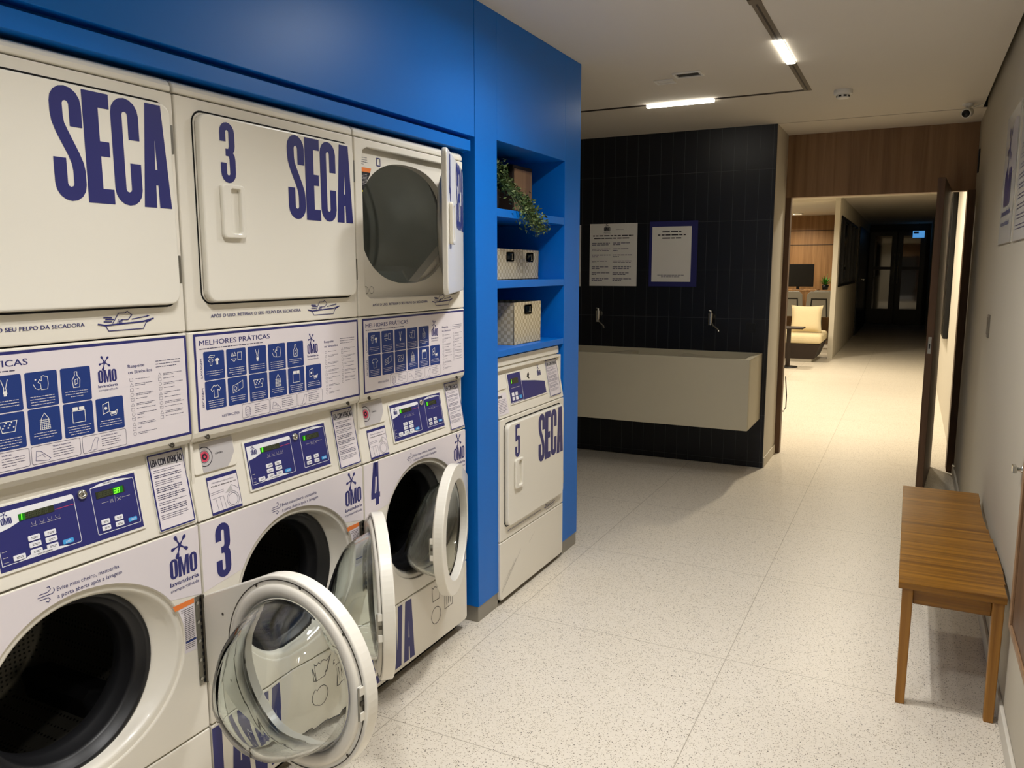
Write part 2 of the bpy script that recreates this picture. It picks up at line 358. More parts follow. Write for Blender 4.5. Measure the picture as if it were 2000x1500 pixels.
# heavy condensed letters: drawn in a box of width w, height 1
def arc(cx, cy, rx, ry, a0, a1, k=8): return [(cx+rx*cos(radians(a0+(a1-a0)*i/k)), cy+ry*sin(radians(a0+(a1-a0)*i/k))) for i in range(k+1)]
def glyph(ch, w=0.29):
    t = w*0.40; r = w/2; ir = r-t; R_ = r*1.05; bI = 0.125
    if ch == 'C':
        return [[(w, 0.62)]+arc(r, 1-R_, r, R_, 0, 180)+arc(r, R_, r, R_, 180, 360)+[(w, 0.40), (w-t, 0.40)]+arc(r, bI+ir, ir, ir, 0, -180, 4)+arc(r, 1-bI-ir, ir, ir, 180, 0, 4)+[(w-t, 0.62)]]
    if ch == 'O':
        return [[(w, 0.5)]+arc(r, 1-R_, r, R_, 0, 90)+[(r, 1-bI)]+arc(r, 1-bI-ir, ir, ir, 90, 0, 3)+[(w-t, 0.5)]+arc(r, bI+ir, ir, ir, 0, -90, 3)+[(r, 0)]+arc(r, R_, r, R_, 270, 360)[1:],
                [(0, 0.5)]+arc(r, R_, r, R_, 180, 270)+[(r, bI)]+arc(r, bI+ir, ir, ir, -90, -180, 3)+[(t, 0.5)]+arc(r, 1-bI-ir, ir, ir, 180, 90, 3)+[(r, 1)]+arc(r, 1-R_, r, R_, 90, 180)[1:]]
    if ch == 'S':
        return [[(w, 0.655)]+arc(r, 1-R_, r, R_, 0, 180)+[(0, 0.76), (0.01, 0.68), (0.045, 0.585), (w-t-0.035, 0.40), (w-t-0.008, 0.33), (w-t, 0.27)]+arc(r, bI+ir, ir, ir, 0, -180, 4)+[(t, 0.375), (0, 0.375)]
                + arc(r, R_, r, R_, 180, 360)+[(w, 0.27), (w-0.01, 0.34), (w-0.045, 0.43), (t+0.035, 0.62), (t+0.008, 0.68), (t, 0.74)]+arc(r, 1-bI-ir, ir, ir, 180, 0, 4)+[(w-t, 0.655)]]
    if ch == 'E':
        s_ = w*0.52; e = w*0.90; b_ = 0.135
        return [[(0, 0), (e, 0), (e, b_), (s_, b_), (s_, 0.43), (e*0.93, 0.43), (e*0.93, 0.43+b_), (s_, 0.43+b_), (s_, 1-b_), (e, 1-b_), (e, 1), (0, 1)]]
    if ch == 'L':
        return [[(0, 0), (w*0.86, 0), (w*0.86, 0.135), (w*0.50, 0.135), (w*0.50, 1), (0, 1)]]
    if ch == 'A':
        q = w*1.08; c = q*0.5
        return [[(0, 0), (c-0.018, 0), (c-0.012, 0.22), (c, 0.22), (c, 0.37), (c-0.012, 0.37), (c-0.001, 0.65), (c, 0.65), (c, 1), (q*0.22, 1)],
                [(q, 0), (q*0.78, 1), (c, 1), (c, 0.65), (c+0.001, 0.65), (c+0.012, 0.37), (c, 0.37), (c, 0.22), (c+0.012, 0.22), (c+0.018, 0)]]
    if ch == 'V':
        q = w*1.08; c = q*0.5
        return [[(q*0.20, 0), (q*0.80, 0), (q, 1), (c+0.035, 1), (c+0.002, 0.30), (c-0.002, 0.30), (c-0.035, 1), (0, 1)]]
    if ch == 'M':
        q = w*1.45
        return [[(0, 0), (q*0.27, 0), (q*0.27, 0.62), (q*0.42, 0), (q*0.58, 0), (q*0.73, 0.62), (q*0.73, 0), (q, 0), (q, 1), (q*0.68, 1), (q*0.5, 0.38), (q*0.32, 1), (0, 1)]]
    if ch == '3':
        return [arc(r, 1-R_, r, R_, 180, 0)+[(w, 0.62), (w-0.012, 0.55), (w-0.045, 0.505), (w-0.012, 0.46), (w, 0.39)]+arc(r, R_, r, R_, 360, 180)+[(0, 0.33), (t, 0.33)]+arc(r, bI+ir, ir, ir, 180, 360, 4)
                + [(w-t, 0.40), (w-t-0.02, 0.445), (t*0.9, 0.445), (t*0.9, 0.565), (w-t-0.02, 0.565), (w-t, 0.61)]+arc(r, 1-bI-ir, ir, ir, 0, 180, 4)+[(t, 0.68), (0, 0.68)]]
    if ch == '2':
        return [[(0, 0), (w, 0), (w, 0.13), (t*1.15, 0.13), (w-0.03, 0.52), (w, 0.62)]+arc(r, 1-R_, r, R_, 0, 180)+[(0, 0.66), (t, 0.66)]+arc(r, 1-bI-ir, ir, ir, 180, 0, 4)+[(w-t, 0.62), (w-t-0.02, 0.54), (0, 0.14)]]
    if ch == '4':
        return [[(0, 0.16), (0.5*w, 0.16), (0.5*w, 0), (0.88*w, 0), (0.88*w, 0.16), (w, 0.16), (w, 0.285), (0.88*w, 0.285), (0.88*w, 1), (0.68*w, 1), (0.68*w, 0.285), (0.62*w, 0.285), (0.50*w, 0.70), (0.50*w, 0.285), (0.40*w, 0.285), (0.58*w, 1), (0.32*w, 1), (0, 0.285)],
                [(0.49*w, 0.66), (0.69*w, 0.66), (0.69*w, 1), (0.5*w, 1)]]
    if ch == '5':
        return [[(0.02, 1), (w*0.95, 1), (w*0.95, 0.87), (t, 0.87), (t, 0.66)]+arc(r*1.1, 0.60, r*0.9, 0.06, 90, 0, 4)+arc(r, R_, r, R_, 360, 180)+[(0, 0.34), (t, 0.34)]+arc(r, bI+ir, ir, ir, 180, 360, 4)
                + [(w-t, 0.51), (w-t-0.02, 0.545), (t+0.02, 0.545), (t, 0.50), (0.02, 0.50)]]
def heavy(mb, word, u, v, h, mat, fr, n=0.0008, w=0.29, width=None, gap=0.012):
    x = 0.0; pieces = []
    for ch in word:
        g_ = glyph(ch, w); q = max(p[0] for L in g_ for p in L); pieces.append((g_, x)); x += q+gap
    tot = x-gap; k = (width/tot) if width else h
    for g_, dx in pieces:
        for L in g_: mb.poly([(u+(dx+a)*k, v+b_*h) for a, b_ in L], mat, fr, n)
def splash(mb, cu, cv, R_, mat, fr, n):
    for a, L in ((118, 1.0), (52, 0.95), (-35, 0.95), (-165, 0.9), (-108, 1.15)):
        a = radians(a); dx, dy = cos(a), sin(a); px, py = -dy, dx; n += 0.00003
        pts = [(0.05, 0.10), (0.5, 0.055), (0.68, 0.13), (0.88, 0.17), (1.0, 0.09), (1.02, 0), (1.0, -0.09), (0.88, -0.17), (0.68, -0.13), (0.5, -0.055), (0.05, -0.10)]
        mb.poly([(cu+R_*L*(a_*dx+b_*px), cv+R_*L*(a_*dy+b_*py)) for a_, b_ in pts], mat, fr, n)
    mb.circ(cu, cv, R_*0.16, mat, fr, n+0.00005, 10)
def omo(mb, u, v, wd, mat, fr, n=0.0008, sub=True):   # u,v = lower left of the word; wd = width of the word
    h = wd*0.62
    heavy(mb, 'OMO', u, v, h, mat, fr, n, 0.42, wd, 0.03)
    splash(mb, u+wd*0.40, v+h+wd*0.36, wd*0.36, mat, fr, n)
    if sub:
        text(mb, 'lavanderia', u-wd*0.02, v-wd*0.22, wd*0.14, mat, fr, n, wd*1.05, 0.02)
        text(mb, 'compartilhada', u-wd*0.02, v-wd*0.40, wd*0.10, mat, fr, n, wd*1.05, 0.0)

# ------------------------------------------------------------------ room shell
def sbox(name, x0, x1, y0, y1, z0, z1, m, **k):
    return struct(MB().box(x0, x1, y0, y1, z0, z1, m).build(name, **k))
sbox('floor', -3.2, 2.6, -2.7, 24.6, -0.1, 0, 'terrazzo')
sbox('ceiling', -3.2, 1.935, -2.7, 6.119, CEIL, CEIL+0.12, 'ceiling_paint')
sbox('ceiling', -3.2, 2.2, -2.7, 6.70, 2.70, 2.80, 'ceiling_paint')
sbox('ceiling', 0.66, 1.96, 6.135, 6.69, CEIL, CEIL+0.12, 'ceiling_paint')
sbox('ceiling', -3.2, 2.2, 6.73, 14.3, 2.66, 2.76, 'ceiling_paint')
sbox('ceiling', -3.2, 0.38, 14.3, 18.1, 2.62, 2.74, 'ceiling_paint')
sbox('ceiling', 0.38, 2.2, 14.3, 24.2, 2.70, 2.80, 'ceiling_paint')
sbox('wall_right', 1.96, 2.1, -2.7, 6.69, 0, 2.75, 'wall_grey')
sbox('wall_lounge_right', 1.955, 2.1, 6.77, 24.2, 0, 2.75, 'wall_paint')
sbox('wall_behind', -3.2, 2.1, -2.8, -2.7, 0, 2.75, 'wall_paint')
sbox('wall_laundry_left', -0.95, -0.83, -2.7, 3.9, 0, 2.75, 'wall_paint')
sbox('wall_alcove_left', -2.1, -2.0, 3.9, 6.12, 0, 2.75, 'wall_paint')
sbox('wall_alcove_front', -2.1, -0.83, 3.8, 3.9, 0, 2.75, 'wall_paint')
sbox('wall_sink', -3.2, 0.66, 6.12, 6.14, 0, 2.75, 'black_tile')
sbox('wall_pillar', -3.2, 0.66, 6.14, 6.77, 0, 2.75, 'wall_paint')
sbox('baseboard_pillar', 0.66, 0.668, 6.14, 6.68, 0, 0.075, 'wall_paint', bevel=0.002)
sbox('baseboard_right', 1.948, 1.96, -2.7, 6.69, 0, 0.07, 'wall_paint', bevel=0.003)
sbox('wall_header', 0.66, 1.96, 6.69, 6.77, 2.067, 2.70, 'walnut')
sbox('trim_1', 0.66, 0.70, 6.69, 6.77, 0, 2.067, 'walnut_dark')
sbox('trim_2', 1.912, 1.96, 6.62, 6.79, 0, 2.067, 'walnut_dark')
sbox('ceiling_gap_shade', 0.66, 1.96, 6.1195, 6.1345, CEIL+0.004, CEIL+0.1, 'shadow_black')  # black strip filling the ceiling slit to paint its shade
# lounge beyond the door
sbox('wall_lounge_left', -3.2, -3.1, 6.77, 18.1, 0, 2.75, 'wall_paint')
sbox('wall_lounge_back', -3.2, 0.38, 18.0, 18.1, 0, 2.75, 'oak_wall')
for z in (2.01, 2.31):
    sbox('trim_4', -3.2, 0.37, 17.994, 18.0, z-0.006, z+0.006, 'dark_brown')
mb = MB(); fr = Frame((0, 0, 0), (0, 1, 0), (0, 0, 1), (1, 0, 0))
outer = [(14.3, 0), (24.2, 0), (24.2, 2.70), (14.3, 2.70)]; inner = [(14.6, 1.2), (18.85, 1.2), (18.85, 2.4), (14.6, 2.4)]
mb.ring(outer, inner, 0.38, 0.46, 'wall_paint', fr); struct(mb.build('wall_partition'))
mb = MB(); mb.box(0.40, 0.44, 14.6, 18.85, 1.2, 2.4, 'dark_glass')
wp = struct(mb.build('window_1'))
mb = MB()
for y in (14.62, 15.4, 16.9, 17.9, 18.83): mb.box(0.385, 0.475, y-0.02, y+0.02, 1.2, 2.4, 'black_plastic')
mb.box(0.385, 0.475, 14.6, 18.85, 1.2, 1.24, 'black_plastic'); mb.box(0.385, 0.475, 14.6, 18.85, 2.36, 2.4, 'black_plastic')
mb.build('window_frame', wp)
dp = struct(MB().box(0.46, 0.485, 19.6, 23.6, 0, 2.45, 'screen_black').build('door_2'))
MB().tube([(0.485, 20.9, 1.25), (0.55, 20.9, 1.25), (0.55, 20.6, 1.25)], 0.018, 'chrome').build('door_handle', dp)
sbox('wall_corridor_end', 0.38, 2.1, 24.1, 24.2, 0, 2.75, 'dark_brown')
# glass double door closing the corridor
gd = thing('glass_double_door', 'dark framed glass double door closing the far end of the unlit corridor', 'door', (1.17, 24.0, 0))
def locbox(mb, x0, x1, y0, y1, z0, z1, m): mb.box(x0, x1, y0, y1, z0, z1, m)
for i, (a, b_) in enumerate(((-0.68, -0.01), (0.01, 0.68))):
    mb = MB(); f2 = Frame((0, 0, 0), (1, 0, 0), (0, 0, 1), (0, -1, 0))
    mb.ring([(a, 0.0), (b_, 0.0), (b_, 2.5), (a, 2.5)], [(a+0.13, 0.42), (b_-0.13, 0.42), (b_-0.13, 2.38), (a+0.13, 2.38)], 0, 0.05, 'black_plastic', f2)
    mb.box(a+0.13, b_-0.13, 1.48, 1.56, 0, 0.05, 'black_plastic', f2)
    lf = mb.build('door_leaf', gd)
    MB().box(a+0.13, b_-0.13, 0.42, 2.38, 0.02, 0.03, 'dark_glass', f2).build('pane', lf)
    MB().tube([(-0.05 if i == 0 else 0.05, -0.06, 1.1), (-0.05 if i == 0 else 0.05, -0.06, 1.9)], 0.015, 'steel').build('pull_handle', lf)
mb = MB(); mb.box(-0.14, 0.14, -0.03, 0, -0.09, 0.09, 'blue_sign')
mb.box(-0.12, 0.0, -0.034, -0.03, 0.02, 0.07, 'navy'); mb.box(-0.01, 0.01, -0.02, -0.01, 0.09, 0.29, 'black_plastic')
o = mb.build('exit_sign'); o.location = (1.66, 23.85, 2.41)
tag(o, 'small glowing light blue sign hung high at the end of the dark corridor', 'sign')
o = MB().box(-0.02, 0.02, -0.06, 0.06, -0.13, 0.13, 'blue_sign').build('blue_notice'); o.location = (0.375, 15.45, 2.03)
tag(o, 'small blue notice on the dark partition window', 'sign')
# tall black panel on the right lounge wall
pn = thing('wall_panel', 'tall narrow black panel on the bright wall seen through the door gap', 'panel', (1.955, 10.4, 1.60))
MB().box(-0.05, 0, -1.25, 0.80, -0.80, 0.82, 'black_plastic').build('frame', pn, bevel=0.01)
MB().box(-0.054, -0.05, -1.20, 0.75, -0.75, 0.77, 'screen_black').build('screen', pn)

# ------------------------------------------------------------------ built-in blue cabinetry
XF = 0.02
cb = thing('built_in_cabinet', 'bright blue laminate joinery framing the machines, with an open shelf niche at its right end', 'cabinet', (0, 2.8, 0))
CO = V3((0, 2.8, 0))
def cpart(name, boxes, m='blue_laminate', parent=cb, bevel=0.0015):
    mb = MB()
    for x0, x1, y0, y1, z0, z1 in boxes: mb.box(x0, x1, y0-2.8, y1-2.8, z0, z1, m)
    return mb.build(name, parent, bevel=bevel)
cpart('header_panel', [(-0.02, XF, -1.4, 2.808, 2.028, CEIL)])
cpart('header_rail', [(-0.03, 0.014, -1.4, 2.785, 1.971, 2.012)])
cpart('header_backing', [(-0.06, -0.03, -1.4, 2.811, 1.972, 2.10)])
cpart('side_panel', [(-0.65, XF, 2.812, 2.996, 0.07, CEIL)])
cpart('side_panel', [(-0.65, XF, 3.722, 3.925, 0.07, CEIL)])
cpart('niche_top', [(-0.65, XF, 2.996, 3.722, 2.042, CEIL)])
cpart('back_panel', [(-0.50, -0.48, 2.996, 3.722, 1.13, 2.042)])
cpart('shelf', [(-0.48, XF-0.001, 2.997, 3.721, 1.732, 1.766)])
cpart('shelf', [(-0.48, XF-0.001, 2.997, 3.721, 1.430, 1.462)])
cpart('shelf', [(-0.48, XF-0.001, 2.997, 3.721, 1.133, 1.162)])
cpart('plinth', [(-0.64, XF-0.004, 2.814, 2.994, 0.0, 0.069)], 'plinth')
cpart('plinth', [(-0.64, XF-0.004, 3.724, 3.923, 0.0, 0.069)], 'plinth')
cpart('end_panel', [(-0.65, XF, -1.42, -1.40, 0.0, CEIL), (-0.65, -0.02, -1.40, -0.2, 0.0, 2.028)])

# ------------------------------------------------------------------ the machines
W = 0.683
FF = Frame((0, 0, 0), (0, 1, 0), (0, 0, 1), (1, 0, 0))
XZ = Frame((0, 0, 0), (1, 0, 0), (0, 0, 1), (0, 1, 0))
_sl = V3((-0.036, 0, 0.203)); SLn = V3((0.203, 0, 0.036))
FS = Frame((0.0005, 0, 0.868), (0, 1, 0), _sl, SLn)      # sloped console plane
KS = _sl.length/0.203
def sv(z): return (z-0.868)*KS
ZC = 0.582
def dish(k=64, grow=0.0, angles=None):
    A = angles or [2*pi*i/k for i in range(k)]
    return [(0.343+((0.275 if cos(a) > 0 else 0.232)+grow)*cos(a), ZC+(0.224+grow)*sin(a)) for a in A]
def rayrect(cx, cy, u0, v0, u1, v1, a):
    dx, dy = cos(a), sin(a); t = 1e9
    if dx > 1e-9: t = min(t, (u1-cx)/dx)
    if dx < -1e-9: t = min(t, (u0-cx)/dx)
    if dy > 1e-9: t = min(t, (v1-cy)/dy)
    if dy < -1e-9: t = min(t, (v0-cy)/dy)
    return (cx+dx*t, cy+dy*t)
def angs(cx, cy, u0, v0, u1, v1, k=64):
    A = [2*pi*i/k for i in range(k)]
    for x, y in ((u0, v0), (u1, v0), (u1, v1), (u0, v1)):
        a = math.atan2(y-cy, x-cx) % (2*pi)
        j = min(range(len(A)), key=lambda i: min(abs(A[i]-a), 2*pi-abs(A[i]-a))); A[j] = a
    return sorted(A)
def seg7(mb, u, v, h, s, fr, n, mt='led_green', slant=0.12):
    wd = h*0.5; t = h*0.13
    SG = {'a': ((0, 1), (1, 1)), 'b': ((1, 1), (1, .5)), 'c': ((1, .5), (1, 0)), 'd': ((0, 0), (1, 0)), 'e': ((0, .5), (0, 0)), 'f': ((0, 1), (0, .5)), 'g': ((0, .5), (1, .5))}
    D = {'3': 'abcdg', '8': 'abcdefg', '1': 'ef', '0': 'abcdef'}
    for c in s:
        if c in D:
            for q in D[c]:
                (a, b_), (c_, d) = SG[q]
                mb.stroke([(u+a*wd+b_*h*slant, v+b_*h), (u+c_*wd+d*h*slant, v+d*h)], t, mt, fr, n)
        u += wd*1.55

def tile_icon(mb, k, u0, v0, s, fr, n):
    W_ = 'paper_white'; q = 0.0011
    def P(*pts): return [(u0+a*s, v0+b_*s) for a, b_ in pts]
    shirt = ((.30, .0), (.70, .0), (.70, .62), (.86, .50), (1.0, .68), (.68, .98), (.58, .90), (.42, .90), (.32, .98), (0, .68), (.14, .50), (.30, .62))
    if k == 0:
        mb.poly([(u0+(.55+a*.42)*s, v0+(.25+b_*.5)*s) for a, b_ in shirt], W_, fr, n)
        mb.stroke([(u0+(-.02+a*.42)*s, v0+(.25+b_*.5)*s) for a, b_ in shirt], q, W_, fr, n, True)
        mb.stroke(P((0, .82), (.12, .95), (.55, .95), (.45, .80), (0, .82)), q, W_, fr, n)
    elif k == 1:
        mb.stroke(P((0, .72), (.12, .98), (.22, .72), (0, .72)), q, W_, fr, n); mb.stroke(P((.26, .72), (.36, .98), (.48, .72), (.26, .72)), q, W_, fr, n)
        mb.stroke(P((0, .50), (.48, .50), (.30, .32), (.20, .32), (0, .50)), q, W_, fr, n); mb.stroke(P((.62, .95), (1.0, .95), (1.0, .4), (.62, .4)), q, W_, fr, n, True)
    elif k == 2:
        mb.stroke(P((.32, 1.0), (.45, .55), (.40, .25), (.60, .25), (.55, .55), (.68, 1.0)), q*1.3, W_, fr, n); mb.rect(u0+.42*s, v0+.1*s, u0+.58*s, v0+.38*s, W_, fr, n)
    elif k == 3:
        mb.stroke(P((.45, .2), (.42, .55), (.28, .62), (.38, .78), (.5, .7), (.5, .95), (.62, 1.0), (.72, .95), (.86, .92), (.88, .5), (.82, .2), (.45, .2)), q, W_, fr, n)
        mb.stroke(P((0, .55), (.12, .3), (.3, .22), (.4, .28)), q, W_, fr, n); mb.circ(u0+.15*s, v0+.8*s, .06*s, W_, fr, n, 4)
    elif k == 4:
        mb.stroke(P((.3, .05), (.7, .05), (.75, .5), (.58, .78), (.58, .98), (.42, .98), (.42, .78), (.25, .5), (.3, .05)), q*1.2, W_, fr, n); mb.stroke(P((.42, .2), (.6, .3), (.6, .55), (.42, .5), (.42, .2)), q, W_, fr, n)
    elif k == 5:
        mb.stroke(P(*[(.05+a*.9, .02+b_*.92) for a, b_ in shirt]), q*1.2, W_, fr, n, True)
    elif k == 6:
        mb.stroke(P((0, .1), (0, .62), (.5, .75), (.5, .22), (0, .1)), q, W_, fr, n); mb.stroke(P((.5, .75), (1, .95), (1, .4), (.5, .22)), q, W_, fr, n); mb.cring(u0+.25*s, v0+.42*s, .14*s, q, W_, fr, n, 12)
    elif k == 7:
        mb.stroke(P((0, .8), (1, .8), (.85, .2), (.15, .2), (0, .8)), q*1.2, W_, fr, n)
        for i in range(7): mb.circ(u0+(.2+.1*i)*s, v0+(.45+.14*(i % 3))*s, .05*s, W_, fr, n, 6)
    elif k == 8:
        mb.stroke(P((.2, .0), (.8, .0), (.72, .62), (.5, .95), (.28, .62), (.2, .0)), q, W_, fr, n)
        for i in range(5): mb.stroke(P((.2, .1+.11*i), (.8, .1+.11*i)), q, W_, fr, n)
        for i in range(4): mb.stroke(P((.32+.12*i, .02), (.32+.12*i, .6)), q, W_, fr, n)
    elif k == 9:
        mb.stroke(P((.1, .05), (.9, .05), (.9, .75), (.1, .75), (.1, .05)), q*1.2, W_, fr, n); mb.rrect(u0+.12*s, v0+.78*s, u0+.46*s, v0+.98*s, .04*s, W_, fr, n); mb.rrect(u0+.54*s, v0+.78*s, u0+.88*s, v0+.98*s, .04*s, W_, fr, n)
    else:
        mb.stroke(P((0, .25), (0, .85), (.42, .98), (.42, .38), (0, .25)), q*1.2, W_, fr, n); mb.circ(u0+.2*s, v0+.6*s, .1*s, W_, fr, n, 10)
        mb.stroke(P((.45, .35), (.7, .28), (1, .42), (.9, .12), (.55, .08), (.45, .35)), q, W_, fr, n); mb.rect(u0+.55*s, v0+.18*s, u0+.88*s, v0+.34*s, W_, fr, n)

def boat(mb, u, v, s, mt, fr, n):   # hand clearing the lint tray; s = width
    q = s*0.014
    def P(*pts): return [(u+a*s, v+b_*s) for a, b_ in pts]
    mb.stroke(P((0, .115), (.12, .09), (.5, .105), (.8, .115), (1, .155)), q*1.7, mt, fr, n)
    mb.stroke(P((.12, .085), (.17, 0), (.80, 0), (.86, .10), (.95, .13)), q, mt, fr, n)
    mb.stroke(P((.25, .12), (.36, .27), (.48, .27), (.52, .295), (.6, .235), (.53, .165), (.42, .165), (.36, .14), (.36, .11)), q, mt, fr, n)
    for i in range(4): mb.stroke(P((.33+.025*i, .11), (.35+.025*i, .17)), q*.8, mt, fr, n)
    for a, b_ in ((.10, .215), (.13, .185), (.10, .15)): mb.stroke(P((a, b_), (a+.13, b_-.008)), q*1.3, mt, fr, n)
    mb.stroke(P((.6, .165), (.9, .20)), q, mt, fr, n); mb.poly(P((.87, .185), (.94, .205), (.88, .222)), mt, fr, n)

def practice_sign(parent):
    mb = MB(); f_ = FF.sub(0, 0, 0.0006)
    mb.rect(0.017, 1.102, 0.678, 1.351, 'navy', f_); mb.rect(0.0235, 1.1085, 0.6715, 1.3445, 'vinyl', f_, 0.0003)
    N1, N2 = 0.0006, 0.0009
    text(mb, 'MELHORES PRÁTICAS', 0.034, 1.321, 0.0135, 'navy', f_, N1, 0.247, 0.01)
    scribble(mb, 0.034, 1.311, 0.22, 0.0022, 'ink', f_, N1, 3)
    text(mb, 'LAVAGEM', 0.040, 1.238, 0.006, 'navy', f_, N1, 0.05, 0.01, rot=90)
    text(mb, 'SECAGEM', 0.040, 1.162, 0.006, 'navy', f_, N1, 0.05, 0.01, rot=90)
    for j in range(2):
        for i in range(6):
            if j == 0 and i == 5: continue
            u0 = 0.045+i*0.0756; v0 = (1.230, 1.1535)[j]
            mb.rrect(u0, v0, u0+0.0685, v0+0.0742, 0.004, 'tile_blue', f_, N1)
            tile_icon(mb, i+5*j, u0+0.0165, v0+0.029, 0.036, f_, N2)
            para(mb, u0+0.006, v0+0.022, 0.056, 4 if (i+j) % 2 else 3, 0.0055, 0.0012, 'vinyl', f_, N2, 7+i+10*j, 0.3, True)
    omo(mb, 0.434, 1.262, 0.046, 'navy', f_, N1)
    text(mb, 'RESTRIÇÕES', 0.096, 1.128, 0.0062, 'navy', f_, N1, 0.06, 0.01)
    for u0, u1, seed in ((0.166, 0.268, 1), (0.272, 0.380, 2), (0.385, 0.493, 3)):
        mb.stroke(rr(u0, 1.1125, u1, 1.1500, 0.004, 3), 0.0008, 'ink', f_, N1, True)
        text(mb, ('TAPETES', 'TÊNIS E SAPATOS', 'ROUPAS DE PET')[seed-1], u0+0.046, 1.142, 0.0028, 'navy', f_, N1, 0.04 if seed > 1 else 0.02, 0.02)
        para(mb, u0+0.046, 1.136, 0.048, 4, 0.0052, 0.0012, 'ink', f_, N1, seed+40)
    mb.stroke([(0.178, 1.120), (0.178, 1.140), (0.186, 1.144), (0.196, 1.138), (0.196, 1.118), (0.186, 1.114), (0.178, 1.120)], 0.0009, 'navy', f_, N1)
    for i in range(4): mb.stroke([(0.178, 1.123+0.005*i), (0.186, 1.118+0.005*i), (0.196, 1.122+0.005*i)], 0.0008, 'navy', f_, N1)
    mb.stroke([(0.280, 1.120), (0.283, 1.140), (0.292, 1.138), (0.312, 1.120), (0.308, 1.116), (0.280, 1.120)], 0.0009, 'navy', f_, N1)
    mb.stroke([(0.284, 1.128), (0.296, 1.131), (0.300, 1.124)], 0.0008, 'navy', f_, N1)
    mb.stroke([(0.396, 1.116), (0.404, 1.118), (0.410, 1.134), (0.416, 1.143), (0.424, 1.141), (0.420, 1.132), (0.418, 1.117), (0.410, 1.116)], 0.0009, 'navy', f_, N1)
    text(mb, 'Respeite', 0.510, 1.288, 0.0075, 'navy', f_, N1, 0.044, 0.012)
    text(mb, 'os Símbolos', 0.510, 1.274, 0.0075, 'navy', f_, N1, 0.064, 0.012)
    para(mb, 0.585, 1.295, 0.075, 3, 0.007, 0.0016, 'ink', f_, N1, 5, 0.15)
    for c_, (u0, cnt) in enumerate(((0.512, 12), (0.590, 10))):
        for i in range(cnt):
            v = 1.259-i*0.0115+(0.004 if c_ else 0); k = (i*7+c_*3) % 4
            if k == 0: mb.stroke([(u0, v+.004), (u0+.001, v-.003), (u0+.008, v-.003), (u0+.009, v+.004), (u0+.006, v+.0025), (u0+.003, v+.0025), (u0, v+.004)], 0.0006, 'ink', f_, N1)
            elif k == 1: mb.cring(u0+.0045, v, .004, 0.0006, 'ink', f_, N1, 12)
            elif k == 2: mb.stroke([(u0, v-.0035), (u0+.008, v-.0035), (u0+.008, v+.0035), (u0, v+.0035)], 0.0006, 'ink', f_, N1, True)
            else: mb.stroke([(u0, v-.0035), (u0+.009, v-.0035), (u0+.0045, v+.004)], 0.0006, 'ink', f_, N1, True)
            para(mb, u0+0.014, v+0.001, (0.055, 0.058)[c_], 1+(i*3+c_) % 2, 0.0035, 0.0011, 'ink', f_, N1, 60+i+20*c_, 0.5)
    mb.build('instruction_sign', parent)

def attention_sign(parent, f_, u0, v0, u1, v1, seed=0):
    mb = MB(); mb.prism(rr(u0-0.001, v0-0.001, u1+0.001, v1+0.001, 0.003, 3), 0, 0.003, 'acrylic', f_)
    g_ = f_.sub(0, 0, 0.0032); w_ = u1-u0; h_ = v1-v0; k = h_/0.188
    mb.rrect(u0, v0, u1, v1, 0.004, 'navy', g_); mb.rect(u0+0.004, v0+0.004, u1-0.004, v1-0.004, 'vinyl', g_, 0.0003)
    mb.rect(u0+0.004, v1-0.034*k, u1-0.004, v1-0.004, 'sign_grey', g_, 0.0005)
    text(mb, 'LEIA COM ATENÇÃO', u0+0.007, v1-0.030*k, 0.018*k, 'ink_black', g_, 0.0008, w_-0.014, 0.02)
    y = v1-0.041*k
    for i, (n_, bold) in enumerate(((2, 0), (2, 1), (3, 0), (3, 1), (3, 1), (2, 0), (3, 1), (3, 0))):
        para(mb, u0+0.010, y, w_-0.022, n_, 0.0048*k, 0.0019*k if bold else 0.0013*k, 'ink', g_, 0.0008, seed+i, 0.25); y -= (n_*0.0048+0.0035)*k
    return mb.build('notice_sign', parent)

